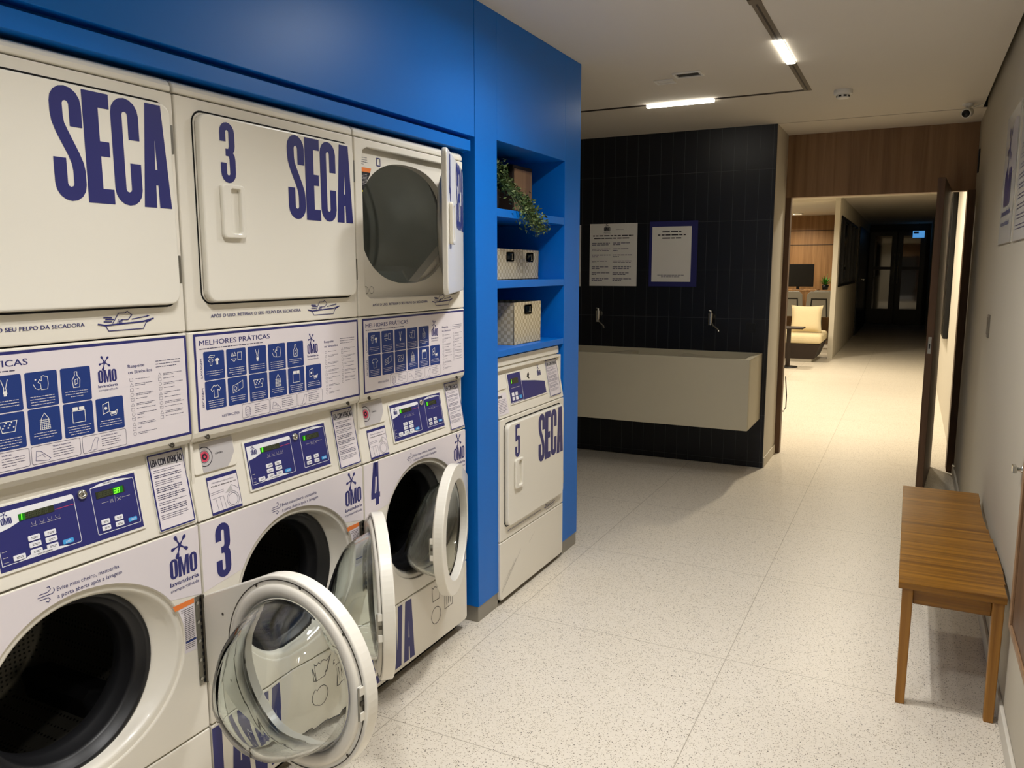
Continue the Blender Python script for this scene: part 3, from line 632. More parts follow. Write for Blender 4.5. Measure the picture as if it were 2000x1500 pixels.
def console(root, number_left, number_right):
    mb = MB()
    mb.prism([(-0.06, 0.868), (-0.0005, 0.868), (-0.0365, 1.071), (-0.06, 1.071)], 0.002, 0.681, 'enamel', XZ)
    con = mb.build('control_console', root, bevel=0.003)
    # drawer face stands a little proud at the left
    mb = MB(); mb.prism(rr(0.012, sv(0.985), 0.156, sv(1.066), 0.008, 4), 0, 0.004, 'enamel', FS); dr = mb.build('detergent_drawer', con, bevel=0.002)
    mb = MB(); f_ = FS.sub(0, 0, 0.0046)
    mb.poly([(0.040, sv(0.987)), (0.122, sv(0.987)), (0.136, sv(1.000)), (0.152, sv(1.022)), (0.152, sv(1.064)), (0.040, sv(1.062))], 'sign_grey', f_)
    cu, cv = 0.051, sv(1.027)
    for r_, c_ in ((0.0265, 'ink_black'), (0.0240, 'sign_grey'), (0.0165, 'ink_black'), (0.0150, 'sign_grey'), (0.0140, 'red'), (0.0085, 'ink_black'), (0.0035, 'red')):
        m_ = {0.0265: 1, 0.0240: 2, 0.0165: 3, 0.0150: 4, 0.0140: 5, 0.0085: 6, 0.0035: 7}[r_]
        pts = [(max(0.0402, cu+r_*cos(2*pi*i/36)), cv+r_*sin(2*pi*i/36)) for i in range(36)]
        mb.poly(pts, c_, f_, 0.0002*m_)
    text(mb, 'CÂMERA', 0.087, sv(1.026), 0.0048, 'ink_black', f_, 0.0004, 0.026, 0.01)
    mb.build('camera_sticker', dr)
    # dosing sticker
    mb = MB(); f_ = FS.sub(0, 0, 0.0006); v0, v1 = sv(0.872), sv(0.972)
    mb.rect(0.047, v0, 0.151, v1, 'navy', f_); mb.rect(0.049, v0+0.007, 0.149, v1-0.009, 'vinyl', f_, 0.0003)
    text(mb, 'Mantenha a tampa livre', 0.062, v1-0.020, 0.0042, 'ink', f_, 0.0006, 0.074, 0.0)
    text(mb, 'e feche ao abastecer do uso', 0.057, v1-0.029, 0.0042, 'ink_black', f_, 0.0006, 0.086, 0.02)
    mb.poly([(0.100, v0+0.048), (0.123, v0+0.066), (0.127, v0+0.050)], 'sign_grey', f_, 0.0005)
    mb.cring(0.123, v0+0.027, 0.021, 0.0009, 'ink', f_, 0.0006); mb.cring(0.123, v0+0.027, 0.016, 0.0009, 'ink', f_, 0.0006)
    for a in ([(0.052, v0+0.058), (0.096, v0+0.060)], [(0.052, v0+0.053), (0.096, v0+0.055)], [(0.056, v0+0.042), (0.092, v0+0.043), (0.096, v0+0.008)], [(0.066, v0+0.040), (0.070, v0+0.008)],
              [(0.080, v0+0.041), (0.084, v0+0.008)], [(0.123, v0+0.066), (0.136, v0+0.060), (0.147, v0+0.050)]): mb.stroke(a, 0.0009, 'ink', f_, 0.0006)
    mb.build('dosing_sticker', con)
    # control panel
    mb = MB(); mb.prism(rr(0.185, sv(0.899), 0.532, sv(1.039), 0.004, 3), 0, 0.003, 'enamel_door', FS); cp = mb.build('control_panel', con, bevel=0.001)
    mb = MB(); f_ = FS.sub(0, 0, 0.0033)
    mb.rect(0.192, sv(0.905), 0.526, sv(1.034), 'navy', f_)
    n1, n2 = 0.0003, 0.0006
    L = (0.197, sv(0.917), 0.369, sv(1.023))
    mb.poly([(L[0], L[3]), (L[2]-0.004, L[3]), (L[2], L[3]-0.004), (L[2], L[3]-0.010), (0.345, L[3]-0.012), (0.322, L[3]-0.012), (0.322, sv(1.006)), (0.246, sv(1.004)), (0.246, sv(0.996)), (0.225, sv(0.989)), (L[0], sv(0.984))], 'button_white', f_, n1)
    mb.stroke([(L[2], L[3]-0.01), (L[2], L[1]+0.003), (L[2]-0.003, L[1]), (L[0], L[1]), (L[0], L[3])], 0.0012, 'button_white', f_, n1)
    mb.poly([(0.225, L[1]), (0.345, L[1]), (0.325, L[1]+0.004), (0.300, L[1]+0.008), (0.258, L[1]+0.008), (0.245, L[1]+0.003)], 'button_white', f_, n2)
    text(mb, 'LAVADORA', 0.270, L[1]+0.0018, 0.0032, 'ink_black', f_, n2+.0003, 0.032, 0.02)
    omo(mb, 0.210, sv(0.997), 0.022, 'navy', f_, n2, False)
    R_ = (0.410, sv(0.918), 0.520, sv(1.024))
    mb.stroke(rr(*R_, 0.003, 2), 0.0012, 'button_white', f_, n1, True)
    mb.poly([(R_[0], R_[3]-0.001), (0.432, R_[3]+0.005), (0.470, R_[3]+0.007), (0.495, R_[3]+0.004), (R_[2]-0.005, R_[3]), (R_[0], R_[3]-0.0015)], 'button_white', f_, n2)
    text(mb, 'SECADORA', 0.444, R_[3]+0.0018, 0.003, 'ink_black', f_, n2+.0003, 0.03, 0.02)
    for i, u in enumerate((0.270, 0.288, 0.305, 0.322)):
        mb.stroke([(u, sv(0.988)), (u+.001, sv(0.983)), (u+.008, sv(0.983)), (u+.009, sv(0.988))], 0.0007, 'sign_grey', f_, n1); scribble(mb, u-0.003, sv(0.979), 0.014, 0.001, 'sign_grey', f_, n1, i)
    mb.stroke([(0.325, sv(1.000)), (0.366, sv(1.001))], 0.0011, 'red', f_, n1)
    for v in (0.944, 0.932, 0.922): mb.rect(0.201, sv(v), 0.211, sv(v)+0.0012, 'sign_grey', f_, n1)
    for v in (0.938, 0.926): mb.rect(0.213, sv(v), 0.300, sv(v)+0.0005, 'tile_blue', f_, n1)
    mb.stroke([(0.432, sv(0.985)), (0.448, sv(0.985))], 0.0008, 'sign_grey', f_, n1); mb.stroke([(0.484, sv(0.986)), (0.504, sv(0.986))], 0.0008, 'sign_grey', f_, n1)
    mb.stroke([(0.466, sv(0.978)), (0.466, sv(0.994))], 0.0006, 'sign_grey', f_, n1)
    for u in (0.454, 0.457, 0.460): mb.stroke([(u, sv(0.981)), (u-0.001, sv(0.988))], 0.0009, 'sign_grey', f_, n1)
    mb.stroke([(0.471, sv(0.981)), (0.480, sv(0.988))], 0.0009, 'sign_grey', f_, n1); mb.stroke([(0.471, sv(0.988)), (0.480, sv(0.981))], 0.0009, 'sign_grey', f_, n1)
    mb.build('printed_overlay', cp)
    def btn(u, v, m_, wd=0.0125, hh=0.0055, lab=True):
        b_ = MB(); b_.prism(rr(u-wd, v-hh, u+wd, v+hh, 0.002, 3), 0.0, 0.0014, m_, f_)
        if lab: scribble(b_, u-wd*0.5, v+0.0004, wd*1.2, 0.0011, 'ink_black' if m_ == 'button_white' else 'button_white', f_, 0.0016, int(u*1000)); scribble(b_, u-wd*0.5, v-0.0022, wd*1.1, 0.0011, 'ink_black' if m_ == 'button_white' else 'button_white', f_, 0.0016, int(v*1000))
        b_.build('button', cp)
    for v in (0.956, 0.942, 0.927): btn(0.269, sv(v), 'button_white'); btn(0.304, sv(v), 'button_white')
    btn(0.233, sv(0.926), 'button_white'); btn(0.339, sv(0.927), 'button_blue', 0.012, 0.0048)
    for u in (0.432, 0.466):
        for v in (0.943, 0.929): btn(u, sv(v), 'button_white', 0.0105)
    btn(0.500, sv(0.930), 'button_blue', 0.011, 0.0045)
    for (u0, v0, u1, v1), num, right in (((0.246, 0.997, 0.322, 1.011), number_left, False), ((0.421, 0.997, 0.493, 1.012), number_right, False)):
        d = MB(); d.prism([(u0, sv(v0)), (u1, sv(v0)), (u1, sv(v1)), (u0, sv(v1))], 0.0, 0.0010, 'lcd', f_)
        hh = 0.0092; st = hh*0.5*1.55; s0 = u0+0.006
        for i in range(8):
            if s0+i*st+0.006 > u1: break
            seg7(d, s0+i*st, sv(v0)+0.003, hh, '8', f_, 0.0012, 'lcd_ghost')
        if num == '38':
            d.rect(u1-0.030, sv(v0), u1-0.004, sv(v1), 'lcd_lit', f_, 0.0014); seg7(d, u1-0.0275, sv(v0)+0.0022, 0.0105, '38', f_, 0.0018)
        else:
            d.rect(u0, sv(v0), u0+0.013, sv(v1), 'lcd_lit', f_, 0.0014); seg7(d, u0+0.0055, sv(v0)+0.0022, 0.0105, '1', f_, 0.0018)
        d.build('display', cp)
    mb = MB(); lf = f_.sub(0.389, sv(1.016), 0)
    mb.revolve([(0.011, 0), (0.011, 0.004), (0.0085, 0.007), (0.0035, 0.0075), (0.003, 0.003)], lf, 'chrome', 20, cap=True); mb.build('key_lock', cp)
    attention_sign(con, FS, 0.567, sv(0.878), 0.673, sv(1.064), number_left.__hash__() % 7 if False else 3)
    return con

def lint_text(mb, f_, s=1.0, u0=0.077, u1=0.412, v=1.390, bu=0.445, bv=1.376, bs=0.142):
    text(mb, 'APÓS O USO, RETIRAR O SEU FELPO DA SECADORA', u0, v, 0.0085*s, 'navy', f_, 0.0005, u1-u0, 0.01)
    boat(mb, bu, bv, bs, 'navy', f_, 0.0005)

def dryer_door(root, number, ang, loc=(0.002, 0.655), y0=0.056, y1=0.655, z0=1.430, z1=1.893, open_=False, k=1.0, big=True):
    # local: hinge edge at u=0, free edge negative
    hx, hy = loc; wd = y1-y0
    d = MB(); d.prism(rr(-wd, z0, 0, z1, 0.028, 6), 0.0, 0.020 if not open_ else 0.018, 'enamel_door', FF)
    do = d.build('dryer_door', root, bevel=0.005, seg=3); do.location = (hx, hy, 0); do.rotation_euler = (0, 0, ang)
    n0 = 0.020 if not open_ else 0.018
    f_ = FF.sub(-wd, 0, n0+0.0006)
    a = MB()
    zz = lambda z: z0+(z-1.430)*(z1-z0)/0.463
    uu = lambda y: (y-0.056)*k
    heavy(a, 'SECA', uu(0.358), zz(1.654), (1.886-1.654)*(z1-z0)/0.463, 'navy', f_, 0.0, 0.29, (0.643-0.358)*k)
    heavy(a, number, uu(0.117), zz(1.731), 0.150*(z1-z0)/0.463, 'navy', f_, 0.0, 0.33)
    a.build('lettering', do)
    # moulded pull handle
    h = MB(); f_ = FF.sub(-wd, 0, n0)
    hu0, hu1, hv0, hv1 = uu(0.107), uu(0.184), zz(1.592), zz(1.726)
    h.ring(rr(hu0, hv0, hu1, hv1, 0.010, 4), rr(hu0+0.030, hv0+0.012, hu1-0.016, hv1-0.010, 0.006, 4), 0, 0.013, 'enamel_door', f_)
    h.poly(rr(hu0+0.028, hv0+0.010, hu1-0.014, hv1-0.008, 0.006, 4), 'enamel_door', f_, 0.001)
    h.poly([(hu0+0.030, hv0+0.014), (hu0+0.036, hv0+0.014), (hu0+0.036, hv1-0.012), (hu0+0.030, hv1-0.012)], 'steel_dark', f_, 0.002)
    h.build('handle', do, bevel=0.004, seg=3)
    for zc in (1.815, 1.512):
        q = MB(); q.box(-0.006, 0.006, zz(zc)-0.033, zz(zc)+0.033, -0.002, n0*0.9, 'steel', FF); q.build('hinge', do)
    if open_:
        q = MB(); L = [(-wd/2+0.225*cos(2*pi*i/40)*(1 if True else 1), (z0+z1)/2+0.19*sin(2*pi*i/40)) for i in range(40)]
        L2 = [(-wd/2+0.205*cos(2*pi*i/40), (z0+z1)/2+0.17*sin(2*pi*i/40)) for i in range(40)]
        q.loft([[FF.p(u, v, 0.0) for u, v in L], [FF.p(u, v, -0.022) for u, v in L], [FF.p(u, v, -0.028) for u, v in L2]], 'steel', cap1=True); q.build('door_liner', do)
    return do

def washer_door(root, ang, hx=0.003, zc=0.553):
    hull = [(-0.333+0.243*cos(2*pi*i/180), 0.243*sin(2*pi*i/180)) for i in range(180)]+[(0.0, 0.12), (0.0, -0.12)]
    def outer(a):
        # distance from the centre to the convex hull of circle and hinge edge
        best = 0; dx, dy = cos(a), sin(a)
        if dx > 0:
            for s_ in (1, -1):
                px, py = 0.333, 0.12*s_; d = math.hypot(px, py); th = math.atan2(py, px); t = math.acos(0.243/d)
                ta = th+s_*t; tx, ty = 0.243*cos(ta), 0.243*sin(ta)
                ex, ey = px-tx, py-ty; den = dx*ey-dy*ex
                if abs(den) > 1e-9:
                    u = (tx*ey-ty*ex)/den; q = (tx*dy-ty*dx)/den
                    if u > 0 and -1e-6 <= q <= 1+1e-6: best = max(best, u)
            if abs(dy/dx) <= 0.12/0.333: best = max(best, 0.333/dx)
        return max(best, 0.243)
    A = [2*pi*i/96 for i in range(96)]
    O = [(-0.333+outer(a)*cos(a), outer(a)*sin(a)) for a in A]
    I = [(-0.333+0.186*cos(a), 0.186*sin(a)) for a in A]
    T = 0.036; k = len(O); d = MB()
    def tk(p): return T-(T-0.008)*max(0.0, min(1.0, (p[0]+0.26)/0.26)) if math.hypot(p[0]+0.333, p[1]) > 0.2435 else T
    P = [FF.p(u, v, 0) for u, v in O]+[FF.p(u, v, tk((u, v))) for u, v in O]+[FF.p(u, v, 0) for u, v in I]+[FF.p(u, v, T) for u, v in I]
    Fc = []
    for j in range(k):
        h = (j+1) % k; Fc += [(j, h, k+h, k+j), (k+j, k+h, 3*k+h, 3*k+j), (2*k+h, 2*k+j, 3*k+j, 3*k+h), (h, j, 2*k+j, 2*k+h)]
    d.add(P, Fc, 'enamel_door')
    do = d.build('porthole_door', root, bevel=0.006, seg=3); do.location = (hx, 0.676, zc); do.rotation_euler = (0, 0, ang)
    cf = FF.sub(-0.333, 0, 0)
    t = MB(); t.revolve([(0.222, 0.0), (0.222, -0.004), (0.216, -0.008), (0.200, -0.009), (0.192, -0.004), (0.190, 0.004)], cf, 'enamel', 72)
    t.revolve([(0.2335, 0.0005), (0.2335, -0.0012), (0.2315, -0.0012), (0.2315, 0.0005)], cf, 'steel_dark', 72, smooth=False); t.build('trim_ring', do)
    g_ = MB()
    po = [(0.1885, 0.006), (0.1875, -0.004), (0.184, -0.020), (0.176, -0.050), (0.166, -0.085), (0.154, -0.112), (0.136, -0.130), (0.105, -0.138), (0.06, -0.141), (0.0, -0.142)]
    pi_ = [(0.0, -0.134), (0.06, -0.133), (0.100, -0.130), (0.127, -0.122), (0.144, -0.106), (0.156, -0.080), (0.166, -0.048), (0.174, -0.018), (0.178, -0.004), (0.179, 0.006)]
    pr = po+pi_+[po[0]]; kk = 96
    def bow(r_, h, a):
        s_ = r_*sin(a)/0.188; return h*max(0.45, min(1.06, 0.92-0.42*s_)) if h < 0 else h
    g_.loft([[cf.p(r_*cos(2*pi*j/kk), r_*sin(2*pi*j/kk), bow(r_, h, 2*pi*j/kk)) for j in range(kk)] for r_, h in pr], 'glass', flip=True); go = g_.build('door_glass', do); wm = go.modifiers.new('weld', 'WELD'); wm.merge_threshold = 1e-5
    q = MB()
    for zz in (-0.03, 0.03): q.box(-0.566, -0.556, zz-0.010, zz+0.010, -0.012, 0.0, 'enamel_door', FF)
    q.box(-0.563, -0.560, -0.040, 0.040, -0.016, 0.0, 'steel', FF); q.box(-0.566, -0.556, -0.004, 0.006, -0.010, 0.0, 'steel_dark', FF); q.build('latch', do, bevel=0.001)
    q = MB()
    for a, r_ in ((100, 0.232), (60, 0.232), (20, 0.27), (-20, 0.27), (140, 0.232), (220, 0.232), (-70, 0.232)):
        q.circ(-0.333+r_*0.985*cos(radians(a)), r_*0.985*sin(radians(a)), 0.0042, 'steel_dark', FF, -0.0006, 12)
    q.build('screw', do)
    return do

def washer_body(root, ang, number):
    cab = MB()
    u0, v0, u1, v1 = 0.003, 0.306, 0.680, 0.863
    A = angs(0.343, ZC, u0, v0, u1, v1, 72)
    O = [rayrect(0.343, ZC, u0, v0, u1, v1, a) for a in A]; I = dish(angles=A)
    cab.ring(O, I, -0.018, 0.0, 'enamel', FF); fp = cab.build('front_panel', root, bevel=0.0035)
    d = MB(); L = lambda g, n: [FF.p(u, v, n) for u, v in dish(72, g)]
    C_ = lambda r, n: [FF.p(0.343+r*cos(2*pi*i/72), ZC+r*sin(2*pi*i/72), n) for i in range(72)]
    d.loft([L(0.003, -0.006), L(-0.004, -0.008), L(-0.012, -0.006), L(-0.018, -0.010), L(-0.024, -0.024), C_(0.206, -0.044), C_(0.203, -0.048)], 'enamel'); d.build('door_recess', fp)
    g_ = MB(); g_.revolve([(0.208, -0.043), (0.205, -0.039), (0.200, -0.038), (0.194, -0.043), (0.190, -0.056), (0.181, -0.060), (0.176, -0.070), (0.178, -0.090), (0.170, -0.100), (0.168, -0.130), (0.185, -0.150)], FF.sub(0.343, ZC, 0), 'rubber', 72); g_.build('door_gasket', fp)
    dm = MB(); dm.revolve([(0.185, -0.150), (0.250, -0.155), (0.262, -0.175), (0.262, -0.52), (0.24, -0.545), (0.0, -0.55)], FF.sub(0.343, ZC, 0), 'drum_steel', 64)
    for a in (75, 195, 315):
        a = radians(a); f_ = Frame(FF.p(0.343+0.258*cos(a), ZC+0.258*sin(a), -0.34), (1, 0, 0), (0, -sin(a), cos(a)), (0, -cos(a), -sin(a)))
        dm.loft([[f_.p(u, v, 0) for u, v in rr(-0.15, -0.05, 0.15, 0.05, 0.02, 3)], [f_.p(u, v, 0.06) for u, v in rr(-0.13, -0.015, 0.13, 0.015, 0.01, 3)]], 'rubber', cap1=True)
    dm.build('drum', root)
    # vinyl with logo and advice
    mb = MB(); f_ = FF.sub(0, 0, 0.0005)
    D = [p for p in dish(72, 0.003) if p[1] > 0.678]; D.sort(key=lambda p: p[0])
    mb.poly([(0.004, 0.861), (0.004, 0.678)]+D+[(0.679, 0.678), (0.679, 0.861)], 'vinyl', f_)
    omo(mb, 0.587, 0.747, 0.083, 'navy', f_, 0.0005)
    text(mb, 'Evite mau cheiro, mantenha', 0.300, 0.829, 0.0095, 'navy', f_, 0.0005, 0.150, 0.0)
    text(mb, 'a porta aberta após a lavagem', 0.300, 0.813, 0.0095, 'navy', f_, 0.0005, 0.156, 0.0)
    for a in ([(0.262, 0.834), (0.280, 0.834), (0.286, 0.839), (0.284, 0.845), (0.279, 0.845)], [(0.258, 0.828), (0.290, 0.828), (0.295, 0.833), (0.293, 0.839)], [(0.262, 0.822), (0.280, 0.822), (0.284, 0.817), (0.280, 0.812), (0.275, 0.815)]):
        mb.stroke(a, 0.0014, 'navy', f_, 0.0005)
    heavy(mb, number, 0.050 if number != '4' else 0.040, 0.696 if number != '4' else 0.710, 0.150, 'navy', f_, 0.0005, 0.33)
    mb.build('logo_sticker', fp)
    mb = MB(); f_ = FF.sub(0, 0, 0.0005)
    P_ = [(0.653, 0.677), (0.588, 0.677)]+[p for p in dish(144, 0.002)[:40] if 0.545 < p[1] < 0.677 and p[0] > 0.58][::-1]+[(0.614, 0.540), (0.653, 0.538)]
    mb.poly(P_, 'vinyl', f_); mb.poly([(0.588, 0.677), (0.653, 0.677), (0.653, 0.664), (0.594, 0.662)], 'orange', f_, 0.0004)
    for i in range(22): scribble(mb, 0.612 if i < 2 else 0.620, 0.655-i*0.005, 0.036 if i < 2 else 0.029, 0.0016, 'ink_black', f_, 0.0004, i)
    mb.rect(0.620, 0.566, 0.653, 0.570, 'tile_blue', f_, 0.0006)
    mb.build('warning_label', fp)
    h = MB(); h.box(0.655, 0.676, 0.434, 0.677, 0.0, 0.003, 'steel', FF)
    for i in range(13): h.box(0.668, 0.6745, 0.438+i*0.0185, 0.438+i*0.0185+0.010, 0.0031, 0.0036, 'shadow_black', FF)
    h.tube([(0.006, 0.676, 0.436), (0.006, 0.676, 0.676)], 0.0045, 'steel_dark', 10)
    for i in range(5): h.circ(0.661, 0.452+i*0.052, 0.0045, 'chrome', FF, 0.0042, 12)
    h.build('door_hinge', root)
    # lower service panel
    mb = MB(); mb.prism(rr(0.003, 0.046, 0.680, 0.301, [0.004, 0.004, 0.014, 0.014], 5), -0.018, 0.0, 'enamel', FF); lp = mb.build('lower_panel', root, bevel=0.0035)
    mb = MB(); f_ = FF.sub(0, 0, 0.0006)
    heavy(mb, 'LAVA', 0.002, 0.062, 0.232, 'navy', f_, 0, 0.29, 0.280)
    q = 0.0022; I_ = 'ink_black'
    mb.stroke([(0.408, 0.283), (0.414, 0.220), (0.462, 0.220), (0.470, 0.283)], q, I_, f_); mb.stroke([(0.408, 0.279), (0.420, 0.272), (0.430, 0.279), (0.440, 0.270), (0.450, 0.279), (0.460, 0.270), (0.470, 0.281)], q, I_, f_)
    mb.stroke([(0.484, 0.258), (0.492, 0.252), (0.510, 0.254)], q, I_, f_); mb.stroke([(0.484, 0.258), (0.484, 0.243), (0.496, 0.245)], q, I_, f_)
    mb.stroke([(0.500, 0.158), (0.560, 0.158), (0.560, 0.232), (0.500, 0.232)], q, I_, f_, 0, True)
    for u in (0.516, 0.530, 0.544): mb.stroke([(u, 0.172), (u, 0.216)], q, I_, f_)
    mb.cring(0.437, 0.158, 0.034, q, I_, f_)
    mb.build('lettering', lp)

def side_shell(mb, z0, z1, w_=W, depth=0.65):
    mb.box(-depth, -0.018, 0.0035, 0.012, z0, z1, 'enamel'); mb.box(-depth, -0.018, w_-0.012, w_-0.0035, z0, z1, 'enamel')
    mb.box(-depth, -depth+0.01, 0.012, w_-0.012, z0, z1, 'enamel'); mb.box(-depth, -0.02, 0.012, w_-0.012, z1-0.01, z1, 'enamel')

def stack(y0, label, number, washer_ang, dryer_open, nl, nr):
    root = thing('stacked_washer_dryer', label, 'washer-dryer', (0, y0, 0), 0, 'stacked washer-dryers in the blue joinery')
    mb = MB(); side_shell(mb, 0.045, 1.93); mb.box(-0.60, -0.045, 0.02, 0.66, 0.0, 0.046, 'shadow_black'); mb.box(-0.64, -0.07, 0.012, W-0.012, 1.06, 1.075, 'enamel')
    mb.build('cabinet', root)
    washer_body(root, washer_ang, number)
    washer_door(root, washer_ang)
    console(root, nl, nr)
    mb = MB(); mb.prism([(-0.06, 1.3565), (0.0, 1.3565), (0.0, 1.100), (-0.003, 1.088), (-0.010, 1.078), (-0.022, 1.072), (-0.06, 1.0715)], 0.002, 0.681, 'enamel', XZ)
    mp = mb.build('middle_panel', root, bevel=0.004, seg=3)
    practice_sign(mp)
    for u in (0.046, 0.618):
        s_ = MB(); s_.revolve([(0.0075, 0.0), (0.0075, 0.003), (0.004, 0.004), (0.0, 0.002)], Frame((-0.0035, u, 1.0865), (0, 1, 0), (-0.35, 0, 0.94), (0.94, 0, -0.34)), 'steel_dark', 14); s_.build('screw', mp)
    # dryer front
    mb = MB()
    if dryer_open:
        cx, cy = 0.345, 1.66; u0, v0, u1, v1 = 0.003, 1.360, 0.680, 1.926
        A = angs(cx, cy, u0, v0, u1, v1, 96)
        def rrr(a):
            x, y = rayrect(cx, cy, 0.041, 1.416, 0.652, 1.902, a); ex = 0.030
            # round the corners of the opening
            dx = max(0, abs(x-cx)-(0.3055-ex)) if x > cx else max(0, abs(x-cx)-(0.304-ex)); dy = max(0, abs(y-cy)-(0.243-ex))
            if dx > 0 and dy > 0:
                k_ = 1-0.018*min(dx, dy)/ex*1.6; x = cx+(x-cx)*k_; y = cy+(y-cy)*k_
            return (x, y)
        O = [rayrect(cx, cy, u0, v0, u1, v1, a) for a in A]; I = [rrr(a) for a in A]
        mb.ring(O, I, -0.018, 0.0, 'enamel', FF); fp = mb.build('dryer_front', root, bevel=0.0035)
        # inner bulkhead with the drum mouth
        def sup(a, sx_, sy_, e=2.3): return (0.325+sx_*math.copysign(abs(cos(a))**(2/e), cos(a)), 1.668+sy_*math.copysign(abs(sin(a))**(2/e), sin(a)))
        AA = [2*pi*i/72 for i in range(72)]
        bk = MB(); bk.loft([[FF.p(*sup(a, 0.273, 0.206), -0.024) for a in AA], [FF.p(*sup(a, 0.270, 0.204), -0.050) for a in AA]], 'enamel')
        Aj = angs(0.325, 1.668, 0.02, 1.40, 0.668, 1.915, 72)
        bk.ring([rayrect(0.325, 1.668, 0.02, 1.40, 0.668, 1.915, a) for a in Aj], [sup(a, 0.273, 0.206) for a in Aj], -0.028, -0.024, 'enamel', FF)
        # lint grille lip at lower right
        bk.prism([(0.40, 1.468), (0.60, 1.468), (0.60, 1.60)], -0.075, -0.035, 'enamel', FF)
        bk.build('bulkhead', root)
        lb = MB(); f_ = FF.sub(0, 0, -0.0234)
        lb.poly([(0.045, 1.840), (0.120, 1.840), (0.112, 1.82), (0.095, 1.797), (0.078, 1.770), (0.064, 1.742), (0.054, 1.705), (0.045, 1.700)], 'label_black', f_); lb.poly([(0.045, 1.827), (0.114, 1.827), (0.120, 1.841), (0.045, 1.841)], 'orange', f_, 0.0003); lb.rect(0.045, 1.762, 0.073, 1.768, 'yellow', f_, 0.0003)
        para(lb, 0.049, 1.818, 0.05, 8, 0.0045, 0.0014, 'sign_grey', f_, 0.0003, 4)
        para(lb, 0.047, 1.872, 0.055, 4, 0.007, 0.0014, 'ink', f_, 0.0003, 9)
        lb.frame(0.150, 1.853, 0.172, 1.880, 0.003, 'navy', f_, 0.0003)
        for u in (0.085, 0.115): lb.cring(u-0.01, 1.443, 0.012, 0.0012, 'ink_black', f_, 0.0003, 14)
        lb.build('safety_label', fp)
        dm = MB(); df = FF.sub(0.335, 1.655, 0)
        dm.revolve([(0.250, -0.055), (0.300, -0.060), (0.312, -0.075), (0.312, -0.36), (0.298, -0.368), (0.298, -0.380), (0.312, -0.388), (0.312, -0.405), (0.300, -0.412), (0.300, -0.424), (0.312, -0.432), (0.312, -0.52), (0.30, -0.57), (0.0, -0.58)], df, 'dryer_steel', 72)
        for a in (201, 81, 321):
            a = radians(a); f2 = Frame(df.p(0.308*cos(a), 0.308*sin(a), -0.33), (1, 0, 0), (0, -sin(a), cos(a)), (0, -cos(a), -sin(a)))
            dm.loft([[f2.p(u, v, 0) for u, v in rr(-0.22, -0.06, 0.20, 0.06, 0.01, 3)], [f2.p(u, v, 0.085) for u, v in rr(-0.22, -0.012, 0.16, 0.012, 0.006, 3)]], 'dryer_steel', cap1=True, smooth=False)
        dm.build('dryer_drum', root)
    else:
        mb.box(0.003, 0.680, 1.360, 1.926, -0.018, 0.0, 'enamel', FF); fp = mb.build('dryer_front', root, bevel=0.0035)
        g_ = MB(); L = rr(0.0515, 1.4255, 0.6600, 1.8985, 0.031, 6); g_.stroke(L, 0.0045, 'shadow_black', FF, 0.0005, True); g_.build('door_gap_shade', fp)  # flat black outline painted as the shadow in the gap round the door
    lt = MB(); lint_text(lt, FF.sub(0, 0, 0.0006)); lt.build('advice_lettering', fp)
    dryer_door(root, number, radians(25.5) if dryer_open else 0.0, (0.000, 0.645) if dryer_open else (0.001, 0.6555), open_=dryer_open)
    mb = MB(); mb.prism([(-0.64, 1.9295), (-0.002, 1.9295), (-0.002, 1.942), (-0.006, 1.950), (-0.014, 1.957), (-0.026, 1.962), (-0.64, 1.965)], 0.003, 0.680, 'enamel', XZ); mb.build('top_cover', root, bevel=0.004, seg=3)
    return root

stack(0.699, 'white stacked washer-dryer at the left edge, glass porthole door swung wide open', '2', radians(84), False, '1', '38')
stack(1.382, 'white stacked washer-dryer in the middle of the row, numbered 3', '3', radians(42), False, '1', '1')
stack(2.066, 'white stacked washer-dryer beside the blue column, with its upper dryer door standing open', '4', radians(18.5), True, '1', '1')

